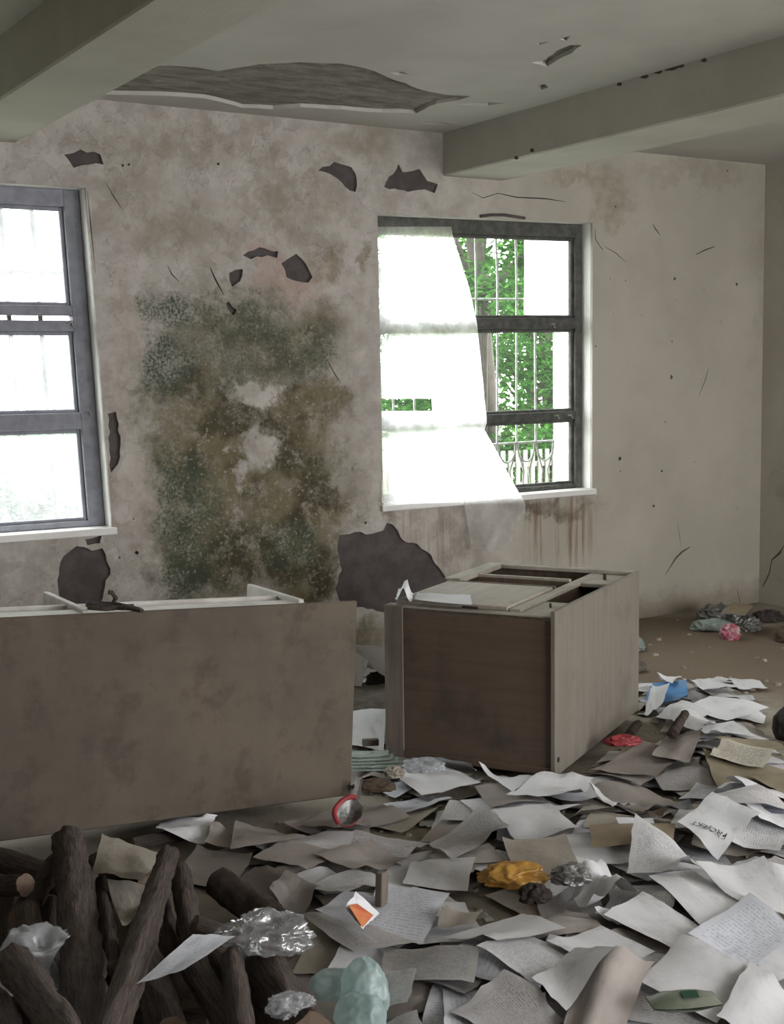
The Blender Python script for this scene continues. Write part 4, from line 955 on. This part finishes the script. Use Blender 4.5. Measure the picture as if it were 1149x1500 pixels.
# ------------------------------------------------------------------ bags, wrappers, rubbish
def crumple(name, px, z, size, mat, label, cat, seed=0, amp=.35, freq=2.2, flat=True, sub=5, rz=-YAW, group=None, rest=True, soft=False, dz=0):
    """crumpled soft thing; rest = settle on whatever lies below, soft = yields to the logs it lies against"""
    bm = bmesh.new(); bmesh.ops.create_icosphere(bm, subdivisions=sub, radius=1)
    ca, sa = math.cos(rz), math.sin(rz); lo = 9
    for v in bm.verts:
        p = v.co.copy(); s = Vector((seed*3.1, seed*1.7, seed))
        d = 1+amp*.6*noise.noise(p*freq*.8+s)+amp*(.45-1.25*abs(noise.noise(p*freq+s)))+amp*.45*(.4-1.2*abs(noise.noise(p*freq*2.1+s*2)))+amp*.2*(.4-1.2*abs(noise.noise(p*freq*4.3+s*3)))
        p = p*d; x, y, zz = p.x*size[0], p.y*size[1], p.z*size[2]
        v.co = (x*ca-y*sa, x*sa+y*ca, max(zz, -size[2]*.55) if flat else zz); lo = min(lo, v.co.z)
    c = F(*px, z)
    if rest:
        for _ in range(3):
            ii = [(int((c.x+x*ca-y*sa-HX0)/HC), int((c.y+x*sa+y*ca-HY0)/HC)) for x in np.linspace(-size[0], size[0], 13) for y in np.linspace(-size[1], size[1], 13)]
            top = max(HF[min(HN-1, max(0, i)), min(HM-1, max(0, j))] for i, j in ii); c = F(*px, top-lo-.002+dz)
        for i, j in ii:
            if 0 <= i < HN and 0 <= j < HM: HF[i, j] = max(HF[i, j], top)
    for v in bm.verts:
        w = v.co+c
        if soft: w = off_logs(w, c)
        v.co = Vector(keep_out(tuple(w)))-c
    me = bpy.data.meshes.new(name); bm.to_mesh(me); bm.free()
    o = link(name, me, M[mat], None, True); o.location = c; tag(o, label, cat, group); return o
def on_pile(px, lift, skip=()):
    z = .5
    while z > lift:
        q = F(*px, z)
        if z-lift <= log_top(q.x, q.y, skip): break
        z -= .004
    return z
crumple('plastic_bag', (50, 1414), on_pile((50, 1414), .075, (0, 2)), (.085, .07, .08), 'clear_bag', 'clear crumpled plastic bag caught on the firewood', 'plastic bag', 1, .42, 1.2, rest=False, soft=True)
crumple('plastic_wrap', (392, 1372), on_pile((392, 1372), .03), (.10, .065, .05), 'crinkle', 'crinkled transparent wrap between firewood and papers', 'plastic wrap', 2, .5, 2.4, rest=False, soft=True)
crumple('plastic_bag', (425, 1474), on_pile((425, 1474), .010), (.045, .04, .022), 'clear_bag', 'small clear bag scrap on the thick brown log', 'plastic bag', 3, .5, 2, rest=False, soft=True)
tb = thing('plastic_bag', 'puffy pale teal plastic bag beside the thick brown log', 'plastic bag')
for px, z, sz, sd in (((535, 1452), .10, (.060, .060, .075), 4), ((488, 1443), .10, (.062, .045, .042), 5), ((528, 1488), .09, (.058, .06, .055), 6)):
    o = crumple('bag_fold', px, z, sz, 'teal_bag', '', '', sd, .22, .9, rest=False, soft=True); o.parent = tb
    for k in ('label', 'category'): del o[k]
crumple('plastic_bag', (752, 1283), .075, (.085, .055, .036), 'orange_bag', 'crumpled orange yellow plastic bag among the papers', 'plastic bag', 7, .45, 1.7)
crumple('dark_rag', (784, 1311), .06, (.04, .032, .03), 'dark_rag', 'dark rag scrap beside the orange bag', 'rag', 8, .35)
crumple('foil_pouch', (838, 1284), .07, (.05, .035, .032), 'foil', 'crumpled silver lined pouch beside the orange bag', 'pouch', 9, .5, 2)
crumple('plastic_bag', (912, 1086), .07, (.065, .035, .025), 'red', 'flat red plastic bag by the foot of the worn side panel', 'plastic bag', 10, .4, 1.8)
crumple('foil_wrapper', (1070, 929), .05, (.055, .05, .055), 'crimson', 'crimson and white wrapper on the bare floor', 'wrapper', 11, .4, 2)
def zat(px, r):
    z = .05
    for _ in range(4):
        q = F(*px, z); i, j, k = int((q.x-HX0)/HC), int((q.y-HY0)/HC), int(r/HC)+1; z = float(HF[i-k:i+k+1, j-k:j+k+1].max())
    return z
# crushed foil cup
cup = thing('crushed_cup', 'crushed cup with red rim and silver inside', 'cup', F(510, 1200, zat((510, 1200), .05)+.03), (.5, -.5, .4))
V, Fc = [], []
for i, (r, z) in enumerate(((.03, 0), (.044, .03), (.05, .045), (.046, .044), (.036, .02), (.0, .012))):
    for j in range(18):
        a = j/18*6.283; q = r*(1+.16*noise.noise(Vector((math.cos(a)*1.7, math.sin(a)*1.7, i*.6)))); V.append((q*math.cos(a)*1.15, q*math.sin(a)*.85, z+.012*noise.noise(Vector((math.cos(a)*2, math.sin(a)*2, 4)))))
o1 = pyd('outer_wall', V[:54], [(i*18+j, i*18+(j+1) % 18, (i+1)*18+(j+1) % 18, (i+1)*18+j) for i in range(2) for j in range(18)], M['red'], cup, True)
V2 = V[36:]; pyd('foil_lining', V2, [(i*18+j, i*18+(j+1) % 18, (i+1)*18+(j+1) % 18, (i+1)*18+j) for i in range(3) for j in range(18)], M['foil'], cup, True)
tube('red_rim', [(.054*math.cos(a)*1.12, .054*math.sin(a)*.88, .046+.004*math.sin(a*3)) for a in [.2+i*.22 for i in range(14)]], .009, M['red'], cup)
# packet with orange print
zp_ = zat((530, 1345), .04)-.045
pk_ = free([(505, 1330, .12+zp_), (532, 1362, .06+zp_), (556, 1338, .06+zp_), (522, 1308, .13+zp_)], 'paper_white', 'small packet with orange and red print leaning on the papers', .0, 0, .003, 7, 'printed_packet', 'packet')
free_p = [(F(512, 1328, .125+zp_)+Vector((0, 0, .004))), F(532, 1358, .068+zp_), F(548, 1340, .072+zp_), F(524, 1323, .112+zp_)]
pyd('print_patch', [Vector(p)+Vector((-.006, -.008, .003)) for p in free_p], [(0, 1, 2, 3)], M['orange_print'], pk_)
# upright purple-grey stub
st_ = thing('wood_stub', 'short purplish grey wood offcut standing among the dusty sheets', 'offcut', F(559, 1306, zat((559, 1310), .02)+.034), (0, .08, .5))
box('block', (-.018, -.012, -.04), (.018, .012, .058), M['dark_edge'], st_)
box('worn_edge', (.016, -.011, -.03), (.022, .011, .05), M['grey_rag'], st_)
# green packet: flat pillow
gp = thing('green_packet', 'grey green snack packet with dark green label', 'packet', F(1002, 1466, zat((1002, 1466), .08)+.021), (0, .0, -.42))
V, Fc = [], []
for s in (1, -1):
    for i in range(9):
        for j in range(7):
            u, v = i/8*2-1, j/6*2-1; e = (1-abs(u)**3)*(1-abs(v)**3)
            V.append((u*.085, v*.045*(1-.25*abs(u)**2), s*(.018*e+.002)+.004*noise.noise(Vector((u*3, v*3, s)))))
    b = 63*(0 if s == 1 else 1); Fc += [((b+i*7+j, b+(i+1)*7+j, b+(i+1)*7+j+1, b+i*7+j+1) if s == 1 else (b+i*7+j, b+i*7+j+1, b+(i+1)*7+j+1, b+(i+1)*7+j)) for i in range(8) for j in range(6)]
pyd('pouch', V, Fc, M['green_pack'], gp, True)
pyd('label_patch', [(-.01, -.03, .0205), (.03, -.03, .0205), (.032, .004, .0235), (-.008, .004, .0235)], [(0, 1, 2, 3)], M['dark_green'], gp)
# between the cabinets
for i in range(5):
    y = 1104+i*5; xr = 568+i*7; zz_ = .072-.006*i
    free([(510, y+7, zz_), (xr, y+5, zz_), (xr+2, y-4, zz_+.004), (513, y-3, zz_+.004)], 'green_film', 'folded strip of pale green plastic film in front of the cabinet gap', .003, 4, .0025, 30+i, 'plastic_strip', 'plastic film', group='green film strips')
box_ = box('small_box', (-.035, -.015, 0), (.035, .015, .028), M['grey_rag']); box_.location = F(543, 1092, .05); box_.rotation_euler = (0, 0, -.4); tag(box_, 'small dark grey box lying before the cabinet corner post', 'box')
rb = crumple('dark_bag', (552, 998), .08, (.05, .04, .045), 'dark_rag', 'small dark open bag on the floor behind the cabinet gap', 'bag', 13, .3, 1.4)
free([(508, 1052, .03), (572, 1050, .03), (572, 1003, .10), (508, 1006, .10)], 'grey_rag', 'grey brown board leaning low behind the cabinet gap', .01, 4, .012, 40, 'old_board', 'board')
free([(506, 948, .24), (506, 1004, .11), (530, 1006, .11), (540, 968, .22)], 'paper_dust', 'dusty card leaning beside the dark bag', .01, 0, .008, 41, 'dusty_card', 'card')
free([(505, 950, .23), (538, 978, .17), (580, 1000, .13), (575, 950, .23)], 'paper_dust', 'dusty card lying over the dark bag', .02, 0, .012, 44, 'dusty_card', 'card')
crumple('plaster_lump', (578, 1132), .05, (.035, .03, .025), 'rubble', 'pale plaster lump before the cabinet corner post', 'rubble lump', 15, .3, 2)
crumple('plastic_bag', (622, 1122), .045, (.07, .04, .028), 'clear_bag', 'clear bag squashed against the plywood end panel', 'plastic bag', 16, .45, 2)
crumple('wood_chunk', (550, 1152), .05, (.07, .035, .028), 'brown_board', 'rotten wood chunk before the bookcase corner', 'wood chunk', 17, .3, 2)
free([(516, 1175, .05), (528, 1178, .05), (532, 1145, .13), (522, 1143, .13)], 'paper_white', 'narrow white strip standing at the bookcase corner', .02, 4, .004, 42)
# rubbish at the corner of the room
G = 'rubbish heap at the foot of the cream wall'
crumple('crumpled_bag', (1053, 902), .07, (.12, .085, .065), 'foil', 'silvery crumpled bag in the rubbish near the room corner', 'bag', 18, .5, 2, group=G)
crumple('crumpled_bag', (1042, 917), .04, (.11, .055, .04), 'green_film', 'pale green crumpled bag in the rubbish near the room corner', 'bag', 19, .4, 2, group=G)
crumple('crumpled_bag', (1097, 917), .05, (.065, .055, .055), 'foil', 'small foil bag behind the crimson wrapper', 'bag', 20, .5, 2.3, group=G)
crumple('dark_rag', (1126, 905), .04, (.09, .06, .045), 'dark_rag', 'dark rag in the rubbish near the room corner', 'rag', 21, .4, 2, group=G)
free([(1058, 897, .14), (1092, 902, .13), (1104, 888, .14), (1075, 883, .15)], 'cardboard', 'grey card flap on the rubbish near the room corner', .0, 0, .006, 43, 'card_flap', 'cardboard')
crumple('pale_scrap', (932, 946), .05, (.045, .05, .045), 'green_film', 'pale green scrap peeking out behind the worn side panel', 'plastic scrap', 22, .45, 2.4)
crumple('pink_rag', (930, 976), .04, (.05, .05, .035), 'grey_rag', 'greyish rag behind the worn side panel', 'rag', 23, .4, 2)
crumple('brown_stone', (1168, 1066), .06, (.10, .10, .09), 'dark_rag', 'large dark brown lump beside the folders', 'stone', 24, .2, 1.2)
crumple('brown_stone', (1156, 932), .05, (.08, .07, .06), 'brown_board', 'smaller brown lump near the room corner', 'stone', 25, .2, 1.2)
for i, (a, b) in enumerate([((985, 1075), (1005, 1045)), ((919, 1081), (935, 1061))]):
    pa, pb = F(*a, .06), F(*b, .06)
    tz = max(float(HF[int((q.x-HX0)/HC), int((q.y-HY0)/HC)]) for q in [pa.lerp(pb, t/12) for t in range(13)])+.024
    make_log(F(*a, tz), F(*b, tz), .022, ('dark broken stick lying across the paper heap', 'short dark stick at the foot of the worn side panel')[i], 'charred', 40+i, .02, 'loose sticks')
print('LOGZ', [[round(z, 3) for z in q] for q in LZ])
